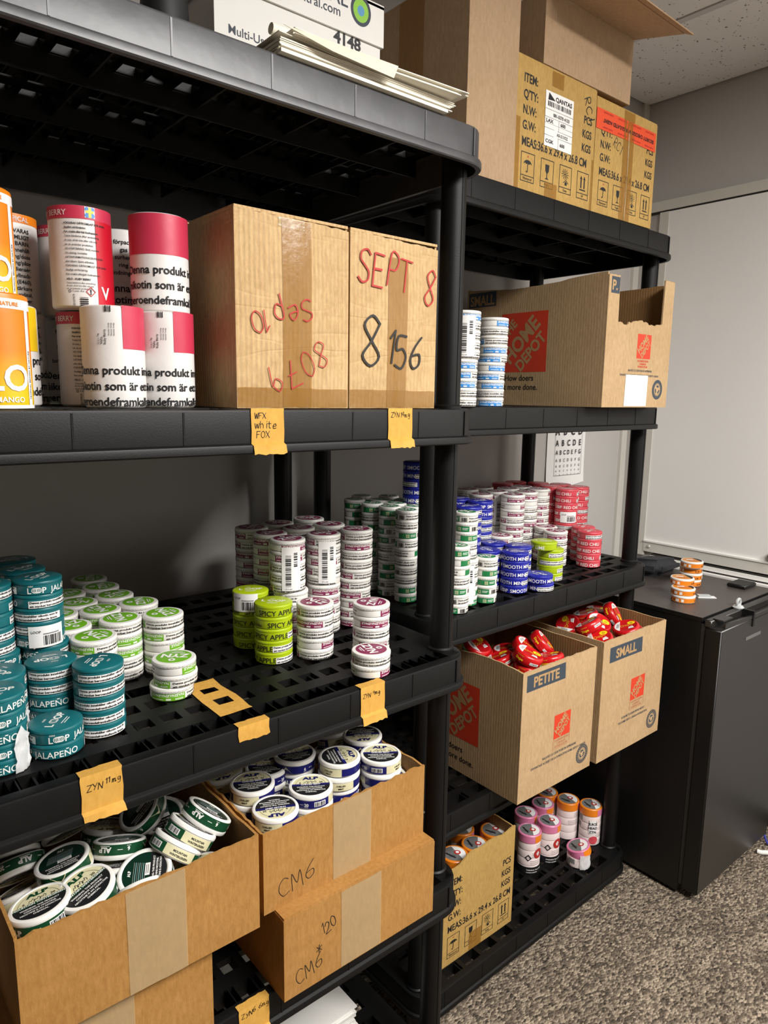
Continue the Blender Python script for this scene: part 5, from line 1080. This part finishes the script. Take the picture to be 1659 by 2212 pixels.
        p.text(cy, 'TROPICAL MANGO BY NATURE', .0445, VH*.08, .0038, M_INK, rot=math.pi/2); p.rect(cy, .0395, .0, .007, VH*.86, M_STICK, .0001)
    elif kind == 'y':
        p.rect(cy, -C*.05, VH*.55, C*.25, VH*.43, M_WYEL, o1); big_text(p, cy, -.01, VH*.42, .0150, .0195)
    p.build('printed_marks', w_)
for c in CANS:
    if c[0][0] == 'V': wtube(c[0][1], *c[1:])
# ---------------------------------------------------------------- tilted cans in the boxes
TILT = [
('AG',(-0.7417,0.0381,0.8129),(-0.134,0.111,0.985),(0.984,-0.105,0.146),'T','green-banded tobacco can in the front left box corner, cream face up'),
('AG',(-0.6882,0.0275,0.8192),(-0.231,-0.069,0.971),(0.934,0.264,0.241),'T','can with cream and black face leaning behind the box front'),
('AG',(-0.6899,0.0670,0.7922),(-0.018,-0.880,-0.475),(0.980,-0.111,0.167),'B','can with green band and white underside resting against box front, left of tape'),
('AG',(-0.6959,0.1022,0.8176),(-0.189,0.085,0.978),(0.965,-0.168,0.201),'B','can lying bottom up with dark green disc, left side of box'),
('AG',(-0.6734,0.1940,0.8428),(0.118,-0.679,-0.725),(-0.973,0.067,-0.221),'T','can tilted away with upside-down lettering on its green band'),
('AG',(-0.7424,0.2059,0.8295),(-0.048,-0.636,-0.770),(-0.989,0.138,-0.053),'T','can at the left box edge with cream side showing'),
('AG',(-0.7435,0.1682,0.8202),(0.005,-0.680,-0.733),(-0.993,0.085,-0.086),'T','can at the left box edge with barcode on its green band'),
('AG',(-0.7399,0.1356,0.7725),(-0.181,0.443,0.878),(0.977,-0.019,0.211),'T','can wedged upright at left with a number on its band'),
('AG',(-0.7432,0.2210,0.7625),(-0.006,0.350,0.937),(-0.990,0.130,-0.055),'T','rear left can with cream drawing on green band'),
('AG',(-0.5343,0.1695,0.7902),(-0.145,-0.300,0.943),(0.987,-0.106,0.118),'B','bottom-up can with big dark disc at the rear of the box'),
('AG',(-0.5132,0.1998,0.7663),(0.196,-0.369,0.909),(0.285,-0.865,-0.413),'T','rear can with cream lettered face behind the bottom-up one'),
('AG',(-0.5616,0.1523,0.8271),(-0.650,-0.029,0.759),(0.757,0.064,0.651),'B','bottom-up can leaning left of the big dark disc'),
('AG',(-0.5153,0.0595,0.8403),(0.618,-0.014,0.786),(0.603,-0.633,-0.485),'B','cream-sided can standing on edge near the right box wall'),
('AG',(-0.5482,0.0435,0.8359),(0.639,0.070,0.766),(0.626,-0.625,-0.466),'T','can on edge with barcode label right of centre'),
('AG',(-0.5716,0.0403,0.8238),(0.647,0.136,0.751),(0.655,-0.603,-0.455),'T','can on edge with big white lettering on green band, right of centre'),
('AG',(-0.6253,0.1003,0.8130),(0.227,0.339,0.913),(0.919,-0.384,-0.086),'B','upper of two flat cans in the middle, cream side'),
('AG',(-0.6322,0.0685,0.7970),(0.142,0.338,0.930),(0.943,-0.331,-0.024),'T','lower of two flat cans in the middle, green side'),
('AG',(-0.6125,0.0256,0.8099),(-0.243,-0.243,0.939),(0.439,0.836,0.330),'B','bottom-up can with green and black disc against the box front, by the tape'),
('AG',(-0.6214,0.0256,0.8058),(-0.097,-0.783,-0.615),(0.961,-0.235,0.148),'B','can pressed against the box front beside the tape, green arc'),
('AG',(-0.5421,0.0201,0.7820),(-0.103,0.313,0.944),(0.936,-0.291,0.199),'T','can at the right front edge with white rim'),
('AG',(-0.6416,0.1619,0.7706),(0.237,0.194,0.952),(0.914,-0.377,-0.151),'B','dark rear can with barcode band under the shelf'),
('AG',(-0.6128,0.1968,0.7817),(0.225,0.182,0.957),(-0.914,0.380,0.143),'T','dark rear can with inverted lettering, topmost under the shelf'),
('AG',(-0.6048,0.0755,0.7527),(-0.635,0.009,0.772),(0.772,-0.012,0.635),'B','dark can wedged left of the green and black disc'),
('AG',(-0.6829,0.1110,0.7613),(-0.017,0.306,0.952),(0.995,-0.088,0.046),'T','can buried under the cream-faced one in the middle'),
('AG',(-0.6655,0.0216,0.7470),(0.117,0.195,0.974),(0.946,-0.319,-0.050),'T','can buried at the box front left of the tape'),
('AG',(-0.5583,0.0228,0.7467),(0.217,0.131,0.967),(0.901,-0.409,-0.147),'T','can buried at right behind the white-rimmed one'),
('AN',(-0.3993,0.0435,0.8064),(0.000,0.000,1.000),(-0.908,0.418,-0.000),'T','front left navy can, cream face upside down'),
('AN',(-0.4021,0.0405,0.7828),(0.000,0.000,1.000),(0.098,-0.995,0.000),'T','can directly under the front left navy can'),
('AN',(-0.4007,0.0428,0.7592),(0.000,0.000,1.000),(0.810,0.587,0.000),'T','third can down below the front left navy can'),
('AN',(-0.3220,0.0591,0.8084),(0.000,0.000,1.000),(0.851,-0.526,0.000),'T','front middle navy can with drawing on its band'),
('AN',(-0.3236,0.0565,0.7848),(0.000,0.000,1.000),(0.024,1.000,0.000),'T','can directly under the front middle navy can'),
('AN',(-0.3216,0.0568,0.7612),(0.000,0.000,1.000),(-0.875,-0.484,-0.000),'T','third can down below the front middle navy can'),
('AN',(-0.3963,0.1218,0.8124),(0.000,0.000,1.000),(0.908,-0.418,0.000),'T','navy-lettered can with cream side in second row left'),
('AN',(-0.3991,0.1188,0.7888),(0.000,0.000,1.000),(-0.098,0.995,0.000),'T','can directly under the second row left navy can'),
('AN',(-0.3978,0.1211,0.7652),(0.000,0.000,1.000),(-0.810,-0.587,-0.000),'T','third can down below the second row left navy can'),
('AN',(-0.2985,0.1443,0.8224),(0.000,0.000,1.000),(0.941,-0.337,0.000),'T','navy can with shaded lid in second row middle'),
('AN',(-0.2975,0.1464,0.7988),(0.000,0.000,1.000),(-0.184,0.983,0.000),'T','can directly under the second row middle navy can'),
('AN',(-0.2996,0.1470,0.7752),(0.000,0.000,1.000),(-0.756,-0.655,-0.000),'T','third can down below the second row middle navy can'),
('AN',(-0.2444,0.0847,0.8244),(0.000,0.000,1.000),(-0.337,-0.941,0.000),'T','navy can with face turned sideways in the middle'),
('AN',(-0.2473,0.0818,0.8008),(0.000,0.000,1.000),(0.983,0.184,0.000),'T','can directly under the middle navy can'),
('AN',(-0.2463,0.0847,0.7772),(0.000,0.000,1.000),(-0.655,0.756,0.000),'T','third can down below the middle navy can'),
('AN',(-0.2443,0.0876,0.7536),(0.000,0.000,1.000),(-0.322,-0.947,0.000),'T','fourth can down below the middle navy can'),
('AN',(-0.1752,0.0548,0.8184),(0.000,0.000,1.000),(0.822,-0.570,0.000),'T','right navy can with face upright'),
('AN',(-0.1763,0.0526,0.7948),(0.000,0.000,1.000),(0.077,0.997,0.000),'T','can directly under the right navy can'),
('AN',(-0.1742,0.0522,0.7712),(0.000,0.000,1.000),(-0.899,-0.437,-0.000),'T','third can down below the right navy can'),
('AN',(-0.1613,0.1256,0.8224),(0.000,0.000,1.000),(-0.868,0.496,-0.000),'T','rear right navy can with shaded upside-down face'),
('AN',(-0.1639,0.1238,0.7988),(0.000,0.000,1.000),(0.010,-1.000,0.000),'T','can directly under the rear right navy can'),
('AN',(-0.3480,0.1589,0.8084),(0.000,0.000,1.000),(0.868,-0.496,0.000),'T','dim navy can in the back row'),
('AN',(-0.3502,0.1578,0.7848),(0.000,0.000,1.000),(-0.010,1.000,0.000),'T','can directly under the back row navy can'),
('AN',(-0.4022,0.2093,0.7932),(-0.105,0.101,0.989),(-0.905,0.403,-0.137),'T','tilted navy can at the rear left corner of the box'),
('AN',(-0.1829,0.1878,0.7751),(-0.020,0.224,0.974),(-0.688,0.704,-0.176),'T','dark navy can between rear stacks'),
('AN',(-0.3636,0.2069,0.7568),(0.070,0.132,0.989),(0.906,0.406,-0.118),'T','dark navy can standing behind second row left'),
('AN',(-0.1669,0.0476,0.7822),(0.263,-0.318,0.911),(0.251,-0.889,-0.383),'T','navy can tucked at the right box wall'),
('AN',(-0.1622,0.2147,0.7938),(-0.029,0.216,0.976),(0.868,-0.479,0.132),'T','dim navy can under the shelf rim at the rear'),
('Ds',(0.6897,0.2734,0.8333),(-0.617,-0.056,0.785),(0.769,0.169,0.617),'T','red can facing front with yellow spot, rear left of the larger box'),
('Ds',(0.7551,0.2639,0.8485),(-0.164,0.202,0.966),(0.596,-0.759,0.260),'T','red can in the dark at the rear of the larger box'),
('Ds',(0.7054,0.2008,0.8547),(-0.140,-0.500,0.855),(0.340,-0.835,-0.433),'T','red can tilted right showing white label, centre of the larger box'),
('Ds',(0.8025,0.2245,0.8626),(0.349,-0.785,0.513),(0.026,-0.539,-0.842),'T','red can standing on edge at the rear of the larger box'),
('Ds',(0.7796,0.1325,0.8266),(-0.438,-0.037,0.898),(0.572,-0.782,0.247),'T','red can with yellow spot at the right front of the larger box'),
('Ds',(0.6186,0.1588,0.8750),(-0.219,0.465,0.858),(0.592,-0.636,0.495),'T','red can on edge with white strip near the larger box corner'),
('Ds',(0.6214,0.1305,0.8450),(-0.396,-0.018,0.918),(0.666,-0.694,0.273),'T','red can with white half behind the word on the larger box'),
('Ds',(0.8256,0.2743,0.8418),(0.017,-0.069,0.997),(0.586,-0.808,-0.066),'T','red can pushed up under the shelf in the larger box'),
('Ds',(0.6265,0.1355,0.8055),(-0.201,0.384,0.901),(0.590,-0.686,0.425),'T','lower red can with white strip near the larger box corner'),
('Ds',(0.7481,0.1297,0.8478),(-0.326,0.119,0.938),(0.471,-0.840,0.270),'T','red can mostly hidden at the far right of the larger box'),
('Dp',(0.3099,0.2820,0.8535),(0.058,-0.446,0.893),(0.995,-0.044,-0.086),'T','red can with grey label at the left corner of the smaller box'),
('Dp',(0.3429,0.3010,0.8270),(0.017,-0.307,0.952),(0.908,-0.395,-0.144),'T','red can behind the grey-labelled one, left rear of the smaller box'),
('Dp',(0.4100,0.2619,0.8210),(-0.114,0.104,0.988),(0.648,-0.746,0.153),'T','dark red can at the rear of the smaller box'),
('Dp',(0.3162,0.2002,0.8403),(-0.210,0.303,0.929),(0.670,-0.648,0.363),'T','red can with script lettering on its side, front of smaller box'),
('Dp',(0.3344,0.1425,0.8655),(0.222,-0.323,0.920),(0.385,-0.838,-0.387),'T','small-looking red can leaning right with green spot'),
('Dp',(0.4178,0.2186,0.8452),(0.271,-0.467,0.842),(0.348,-0.767,-0.538),'T','red can on edge with long green strip'),
('Dp',(0.4576,0.2025,0.8561),(0.508,-0.561,0.654),(0.184,-0.671,-0.718),'T','red can on edge with white label by the right wall of smaller box'),
('Dp',(0.4203,0.1346,0.8373),(-0.023,0.275,0.961),(0.634,-0.740,0.226),'T','red can lying flat with green strip at the right front'),
('Dp',(0.3370,0.1396,0.8330),(0.196,-0.155,0.968),(0.526,-0.817,-0.237),'T','red can peeking over the front left rim of the smaller box'),
('Dp',(0.3526,0.1401,0.8012),(0.006,-0.078,0.997),(0.629,-0.775,-0.064),'T','red can low at the front centre of the smaller box'),
]
AG = alp_can(C_FOR, C_FORD, 'MOUNTAIN', 'WINTERGREEN'); AN = alp_can(C_NAVY, C_NAVY, 'CHILLED', 'MINT'); RC = red_can()
for ty, c, n, X, st, label in TILT:
    c, n, X = Vector(c), Vector(n).normalized(), Vector(X); X = (X-n*X.dot(n)).normalized(); Y = n.cross(X); h = .0235 if ty[0] == 'A' else .026
    if st == 'B': c = c+n*h; n = -n; Y = n.cross(X)
    g = {'AG': 'jumbled green and cream cans in the front left box', 'AN': 'navy and white cans in the carton', 'Ds': 'red cans in the larger moving box', 'Dp': 'red cans in the smaller moving box'}[ty]
    nm = {'AG': 'green_band_can', 'AN': 'navy_band_can', 'Ds': 'red_can', 'Dp': 'red_can'}[ty]
    t = thing(nm, label, 'can', (0, 0, 0), 0, g)
    t.matrix_world = Matrix(((X.x, Y.x, n.x, c.x), (X.y, Y.y, n.y, c.y), (X.z, Y.z, n.z, c.z), (0, 0, 0, 1)))
    ms = {'A': AG if ty == 'AG' else AN, 'D': RC}[ty[0]]
    rr = random.Random(hash_(label))
    can = link('can', ms[0], t)
    if ty[0] == 'A': can.rotation_euler = (0, 0, rr.uniform(0, 6.28))
    link('lid_face', ms[1], t)
    if ty[0] == 'A': link('base_disc', ms[2], t)
# a white-lidded can visible through the torn opening
o = roll('G', .757, .185, 1.636, 1, 'white lidded can seen through the torn opening of the big moving box', None)
# ---------------------------------------------------------------- tape labels on the shelves
def tape_label(x, w_, zt, drop, back, label, words, curl=0.0, seed=1, lip=True, off0=0.0):
    t = thing('tape_label', label, 'label', (x, 0, zt)); r = random.Random(seed); b = MB(); e = .0015
    prof = [(back, e)]+([(0.004, e)] if back > .005 else [])+[(-.0008, e), (-e, -.003), (-e, -drop*.5), (-e, -drop if not lip else -.0455)]
    if lip: prof += [(-.0068, -.0482), (-.0076, -.056)]+([(-.009, -drop)] if drop > .057 else [])
    n = 9; vs_ = []
    for i in range(n+1):
        for k, (y, z) in enumerate(prof):
            jz = r.uniform(-.0014, .0014) if k == len(prof)-1 else 0; jy = r.uniform(-.001, .001) if k == 0 else 0
            vs_.append((w_*i/n+(.001*math.sin(z*200)), y+jy-(curl*(i/n)*.004 if k == len(prof)-1 else 0), z+jz))
    m = len(prof); b.add(vs_, [(i*m+k, i*m+k+1, (i+1)*m+k+1, (i+1)*m+k) for i in range(n) for k in range(m-1)], K_TAPE); b.build('tape_strip', t)
    b = MB(); sf = Plane((0, -e, 0), (1, 0, 0), (0, 0, 1), (0, -1, 0))
    for (s, px, pz, sz) in words: hand(b, sf, s, px, pz, sz, .0008, M_PEN, seed=seed+2, asp=.72)
    if words: b.build('handwriting', t, 0)
tape_label(-.699, .051, ZS[2], .052, .016, 'kraft tape label with ZYN 11mg in pen, below teal cans', [('ZYN', .007, -.020, .0085), ('11', .029, -.016, .007), ('mg', .038, -.017, .0075)], 1, 3)
tape_label(-.484, .050, ZS[2], .022, .014, 'short blank torn kraft tape on the shelf edge', [], 0, 5, False)
tape_label(-.265, .050, ZS[2], .060, .016, 'kraft tape label with ZYN 9mg in pen, under the maroon-lidded pair', [('ZYN', .004, -.017, .007), ('9mg', .024, -.016, .007)], 0, 7)
tape_label(-.456, .051, ZS[1], .060, .004, 'kraft tape label reading white FOX, below the wrinkled cartons', [('WFX', .005, -.012, .0075), ('white', .005, -.025, .0095), ('FOX', .007, -.038, .009)], 0, 9)
tape_label(-.2165, .050, ZS[1], .060, .004, 'kraft tape label with ZYN 14mg in pen, below the SEPT carton', [('ZYN', .005, -.012, .0075), ('14mg', .024, -.012, .0075)], 0, 11)
tape_label(-.493, .052, ZS[3], .058, .012, 'kraft tape label with ZYN 6.6mg in pen, bottom of the picture', [('ZYN', .004, -.014, .008), ('6.6mg', .023, -.012, .008)], 0, 13)
b = MB(); X_ = [-.487, -.472, -.447, -.434]; Y_ = [.046, .056, .083, .104, .133, .150, .166, .182]; r = random.Random(3); zz = {}
for i in range(3):
    for j in range(7):
        if i == 1 and j in (2-1+0, 3+1-1+0, 4+0)[:0]: continue
        if i == 1 and j in (2, 4): continue
        vs_ = []
        for (u, v) in ((i, j), (i+1, j), (i+1, j+1), (i, j+1)):
            k = (u, v)
            if k not in zz: zz[k] = (X_[u]+r.uniform(-.0015, .0015)-.0*v, Y_[v]+r.uniform(-.0015, .0015), ZS[2]+.0011+r.uniform(0, .0008))
            vs_.append(zz[k])
        b.add(vs_, [(0, 1, 2, 3)], K_TAPE)
o = b.build('tape_remnant'); tag(o, 'torn kraft tape remnant with two holes lying on the deck grid', 'tape')
# ---------------------------------------------------------------- fridge
t = thing('fridge', 'small black fridge with glossy door standing in the corner', 'fridge', (1.0, 0, 0))
b = MB(); b.box(0, .49, .052, .50, FZ+.015, .852, M_FR); b.box(-.002, .492, .048, .502, .852, .8632, M_FR); b.box(-.001, .491, .049, .501, .8632, .864, M_FRT)  # thin sheet on top has the reflected light painted in as grey
b.box(.02, .47, .07, .48, FZ, FZ+.02, M_FR); b.build('cabinet', t, 0)
def rbox(x0, x1, y0, y1, z0, z1, m, bev):
    bm = bmesh.new(); bmesh.ops.create_cube(bm, size=1)
    for v in bm.verts: v.co = Vector(((x0+x1)/2+v.co.x*(x1-x0), (y0+y1)/2+v.co.y*(y1-y0), (z0+z1)/2+v.co.z*(z1-z0)))
    bmesh.ops.bevel(bm, geom=bm.edges[:], offset=bev, segments=3, affect='EDGES'); me = bpy.data.meshes.new('b'); bm.to_mesh(me); bm.free(); me.materials.append(m)
    me.polygons.foreach_set('use_smooth', [True]*len(me.polygons)); me.set_sharp_from_angle(angle=math.radians(50)); return me
door = link('door', rbox(.0, .49, -.009, .040, FZ+.03, .838, M_FRD, .0035), t)
door.data.materials.append(M_FR)
for p in door.data.polygons:
    if abs(p.normal.x) > .5: p.material_index = 1
link('door_top', rbox(.002, .488, .022, .044, .838, .860, M_FRD, .003), door)
b = MB(); n = 14; vs_ = []
for i in range(n+1):
    x = .03+.43*i/n; dy = .006*math.sin(math.pi*i/n); vs_ += [(x, -.004-dy, .838), (x, .003-dy, .838), (x, .003-dy, .852-.004*math.sin(math.pi*i/n)), (x, -.004-dy, .852-.004*math.sin(math.pi*i/n))]
b.add(vs_, [(4*i+a, 4*i+4+a, 4*i+4+(a+1) % 4, 4*i+(a+1) % 4) for i in range(n) for a in range(4)]+[(3, 2, 1, 0), (4*n, 4*n+1, 4*n+2, 4*n+3)], M_FRD); b.build('door_handle', door)
simple_box('gasket', .004, .486, .0405, .0515, FZ+.04, .845, M_GAP, t)
M_BADGE = mat('badge_grey', '8a8886', .35, .05, 40, 0, 0, .6); b = MB(); sfb = Plane((.158, -.009, .778), (1, 0, 0), (0, 0, 1), (0, -1, 0)); b.box(0+.158, .10+.158, -.0104, -.0085, .778, .788, M_BADGE); b.build('badge', door, 0)
link('hinge_cover', rbox(.40, .485, .105, .165, .8635, .877, M_FR, .003), t)
b = MB(); b.box(.02, .075, -.002, .028, .8605, .864, M_FRD); b.build('corner_cap', door, 0)
# hasp: clear ring on a base
M_CLR = mat('clear_plastic', 'cfd3d2', .12, .05, 60, 0, 0, .35); b = MB(); R = .011; n = 26; k2 = 8; vs_ = []
for i in range(n):
    a = 2*math.pi*i/n
    for k in range(k2):
        q = 2*math.pi*k/k2; rr_ = R+.0042*math.cos(q); vs_.append((rr_*math.cos(a), .0042*math.sin(q), .0165+rr_*math.sin(a)))
b.add(vs_, [(i*k2+k, ((i+1) % n)*k2+k, ((i+1) % n)*k2+(k+1) % k2, i*k2+(k+1) % k2) for i in range(n) for k in range(k2)], M_CLR); o = b.build('ring', t); o.location = (.195, .036, .860)
b = MB(); b.lathe([(0, 0), (.016, 0), (.017, .003), (.012, .008), (0, .009)], 20, M_CLR); o = b.build('ring_base', t); o.location = (.195, .036, .860)
simple_box('latch', .190, .200, -.0125, .024, .815, .862, M_FR, t)
b = MB(); b.box(-.028, .028, -.011, .011, 0, .0016, M_STICK); b.box(-.026, .012, -.009, .009, .0016, .0075, M_CLR); o = b.build('plastic_clip'); o.location = (1.214, .143, .8642); o.rotation_euler = (0, 0, -.75); tag(o, 'clear plastic clip lying on the fridge top beside orange cans', 'clip')
me = rbox(-.10, .10, -.065, .065, 0, .062, M_INK, .022); M_CLOTH = mat('black_cloth', '26272a', .85, .2, 30, .6, 60); me.materials[0] = M_CLOTH
for v in me.vertices: v.co.z *= 1-.35*(v.co.x+.1)/.2+.06*math.sin(v.co.x*40+v.co.y*30); v.co.z = max(0, v.co.z)
o = link('pouch', me); o.location = (1.385, .42, .8642); o.rotation_euler = (0, 0, .12); tag(o, 'black cloth pouch at the back of the fridge top', 'pouch')
def price_can():
    r, h = .035, .0215; b = MB(); b.lathe([(0, 0), (r-.003, 0), (r-.0008, .0015), (r-.0008, h*.72), (r, h*.74), (r, h-.002), (r-.002, h), (0, h)], 40, M_RIM)
    cy = Cyl(r-.0006); C = 2*math.pi*r; b.rect(cy, -C*.5, h*.10, C, h*.60, C_ORC)
    for x in (-C*.3, C*.12): b.text(cy, '51,95', x, h*.22, h*.34, M_INK, 'L', .04); b.rect(cy, x+C*.15, h*.2, C*.045, h*.38, M_STICK, .0005); b.rect(cy, x+C*.225, h*.2, C*.035, h*.38, M_STICK, .0005); b.ring(cy, x+C*.125, h*.4, h*.1, h*.17, M_INK, 12)
    b.rect(cy, -C*.47, h*.10, C*.13, h*.6, C_RED, .0004); b.rect(cy, -C*.455, h*.34, C*.1, h*.1, M_RED, .0006)
    can = b.mesh('can'); b = MB(); b.disc(r*.86, h+.0003, 36, C_AMB); pl = Plane((0, 0, h+.0003), (1, 0, 0), (0, 1, 0), (0, 0, 1)); R = r*.86
    b.poly(pl, [(R*math.cos(q), R*math.sin(q)) for q in [-.6+2*i/14 for i in range(15)]], M_INK, .0003); b.rect(pl, -R*.6, -R*.1, R*.7, R*.3, M_STICK, .0004); b.line(pl, [(-R*.5, -R*.5), (R*.5, -R*.3)], R*.12, M_RED, .0004)
    return can, b.mesh('lid_face')
PC = price_can()
OR = [(1.118, .168, 0, 'bottom orange can of the front stack on the fridge'), (1.119, .171, 1, 'second orange can of the front stack on the fridge'), (1.152, .193, 2, 'top orange can of the front stack, pushed to the right'),
      (1.322, .252, 0, 'bottom orange can of the rear stack, mostly hidden'), (1.323, .250, 1, 'second orange can of the rear stack on the fridge'), (1.325, .253, 2, 'third orange can of the rear stack on the fridge'), (1.308, .243, 3, 'topmost orange can on the fridge, label with red end')]
for x, y, k, lab in OR:
    q = thing('price_can', lab, 'can', (x, y, .8642+k*.0217), camang(x, y)+math.pi/2+random.Random(k*7+int(x*100)).uniform(-.5, .5), 'orange-labelled cans on the fridge'); link('can', PC[0], q); link('lid_face', PC[1], q)
# ---------------------------------------------------------------- eye chart
t = thing('eye_chart', 'white eye chart sheet with rows of letters taped to the back wall', 'chart', (1.104, YB-.002, 1.165))
b = MB(); n = 8; vs_ = []
for i in range(n+1):
    for k in range(n+1): vs_.append((.228*i/n, -.001-.012*max(0, (1-k/n)-.75)**1.5*2-(.006*max(0, .3-i/n) if True else 0), .0+.30*k/n-.012*math.sin(math.pi*i/n)*(k == 0)))
b.add(vs_, [(i*9+k, (i+1)*9+k, (i+1)*9+k+1, i*9+k+1) for i in range(n) for k in range(n)], M_STICK); sh = b.build('sheet', t)
b = MB(); sf = Plane((0, -.004, 0), (1, 0, 0), (0, 0, 1), (0, -1, 0)); b.line(sf, [(.045, .29), (.045, .030), (.205, .030), (.205, .29)], .0012, M_INK)
z = .176
for s, sz in (('ABCD', .040), ('ABCDE', .030), ('ABCDEFG', .022), ('ABCDEFG', .015), ('ABCDEFG', .012), ('ABCDEFG', .009), ('ABCDEFG', .006)):
    for i, ch in enumerate(s): b.text(sf, ch, .057+.136*i/(len(s)-1), z, sz, M_INK, 'C', .02, xs=.85)
    z -= {.040: .039, .030: .031, .022: .026, .015: .02, .012: .016, .009: .013, .006: .01}[sz]
b.build('printed_letters', sh, 0)
# ---------------------------------------------------------------- cables
def tube(name, pts, r, m, label):
    P = [Vector(p) for p in pts]; path = []
    for i in range(len(P)-1):
        p0, p1, p2, p3 = P[max(0, i-1)], P[i], P[i+1], P[min(len(P)-1, i+2)]
        for k in range(8):
            u = k/8; path.append(0.5*((2*p1)+(p2-p0)*u+(2*p0-5*p1+4*p2-p3)*u*u+(3*p1-p0-3*p2+p3)*u**3))
    path.append(P[-1]); b = MB(); vs_ = []; q = 10
    for i, p in enumerate(path):
        d = (path[min(i+1, len(path)-1)]-path[max(0, i-1)]).normalized(); sx = d.cross(Vector((0, 0, 1))).normalized(); sz = sx.cross(d)
        for k in range(q): vs_.append(p+sx*r*math.cos(2*math.pi*k/q)+sz*r*math.sin(2*math.pi*k/q))
    b.add(vs_, [(i*q+k, i*q+(k+1) % q, (i+1)*q+(k+1) % q, (i+1)*q+k) for i in range(len(path)-1) for k in range(q)], m)
    tag(b.build(name), label, 'cable')
tube('cable', [(1.40, -.018, FZ+.009), (1.405, -.03, FZ+.009), (1.43, -.06, FZ+.011), (1.55, -.2, FZ+.011), (1.56, -.5, FZ+.011)], .0075, M_RIM, 'white cable on the carpet at the fridge foot')
M_BCAB = mat('blue_cable', '3a3f9c', .4); tube('cable', [(1.56, .15, FZ+.004), (1.54, .06, FZ+.03), (1.50, .01, FZ+.03), (1.47, -.03, FZ+.006), (1.50, -.09, FZ+.005), (1.58, -.2, FZ+.005)], .0035, M_BCAB, 'thin blue cable beside the white one near the wall')
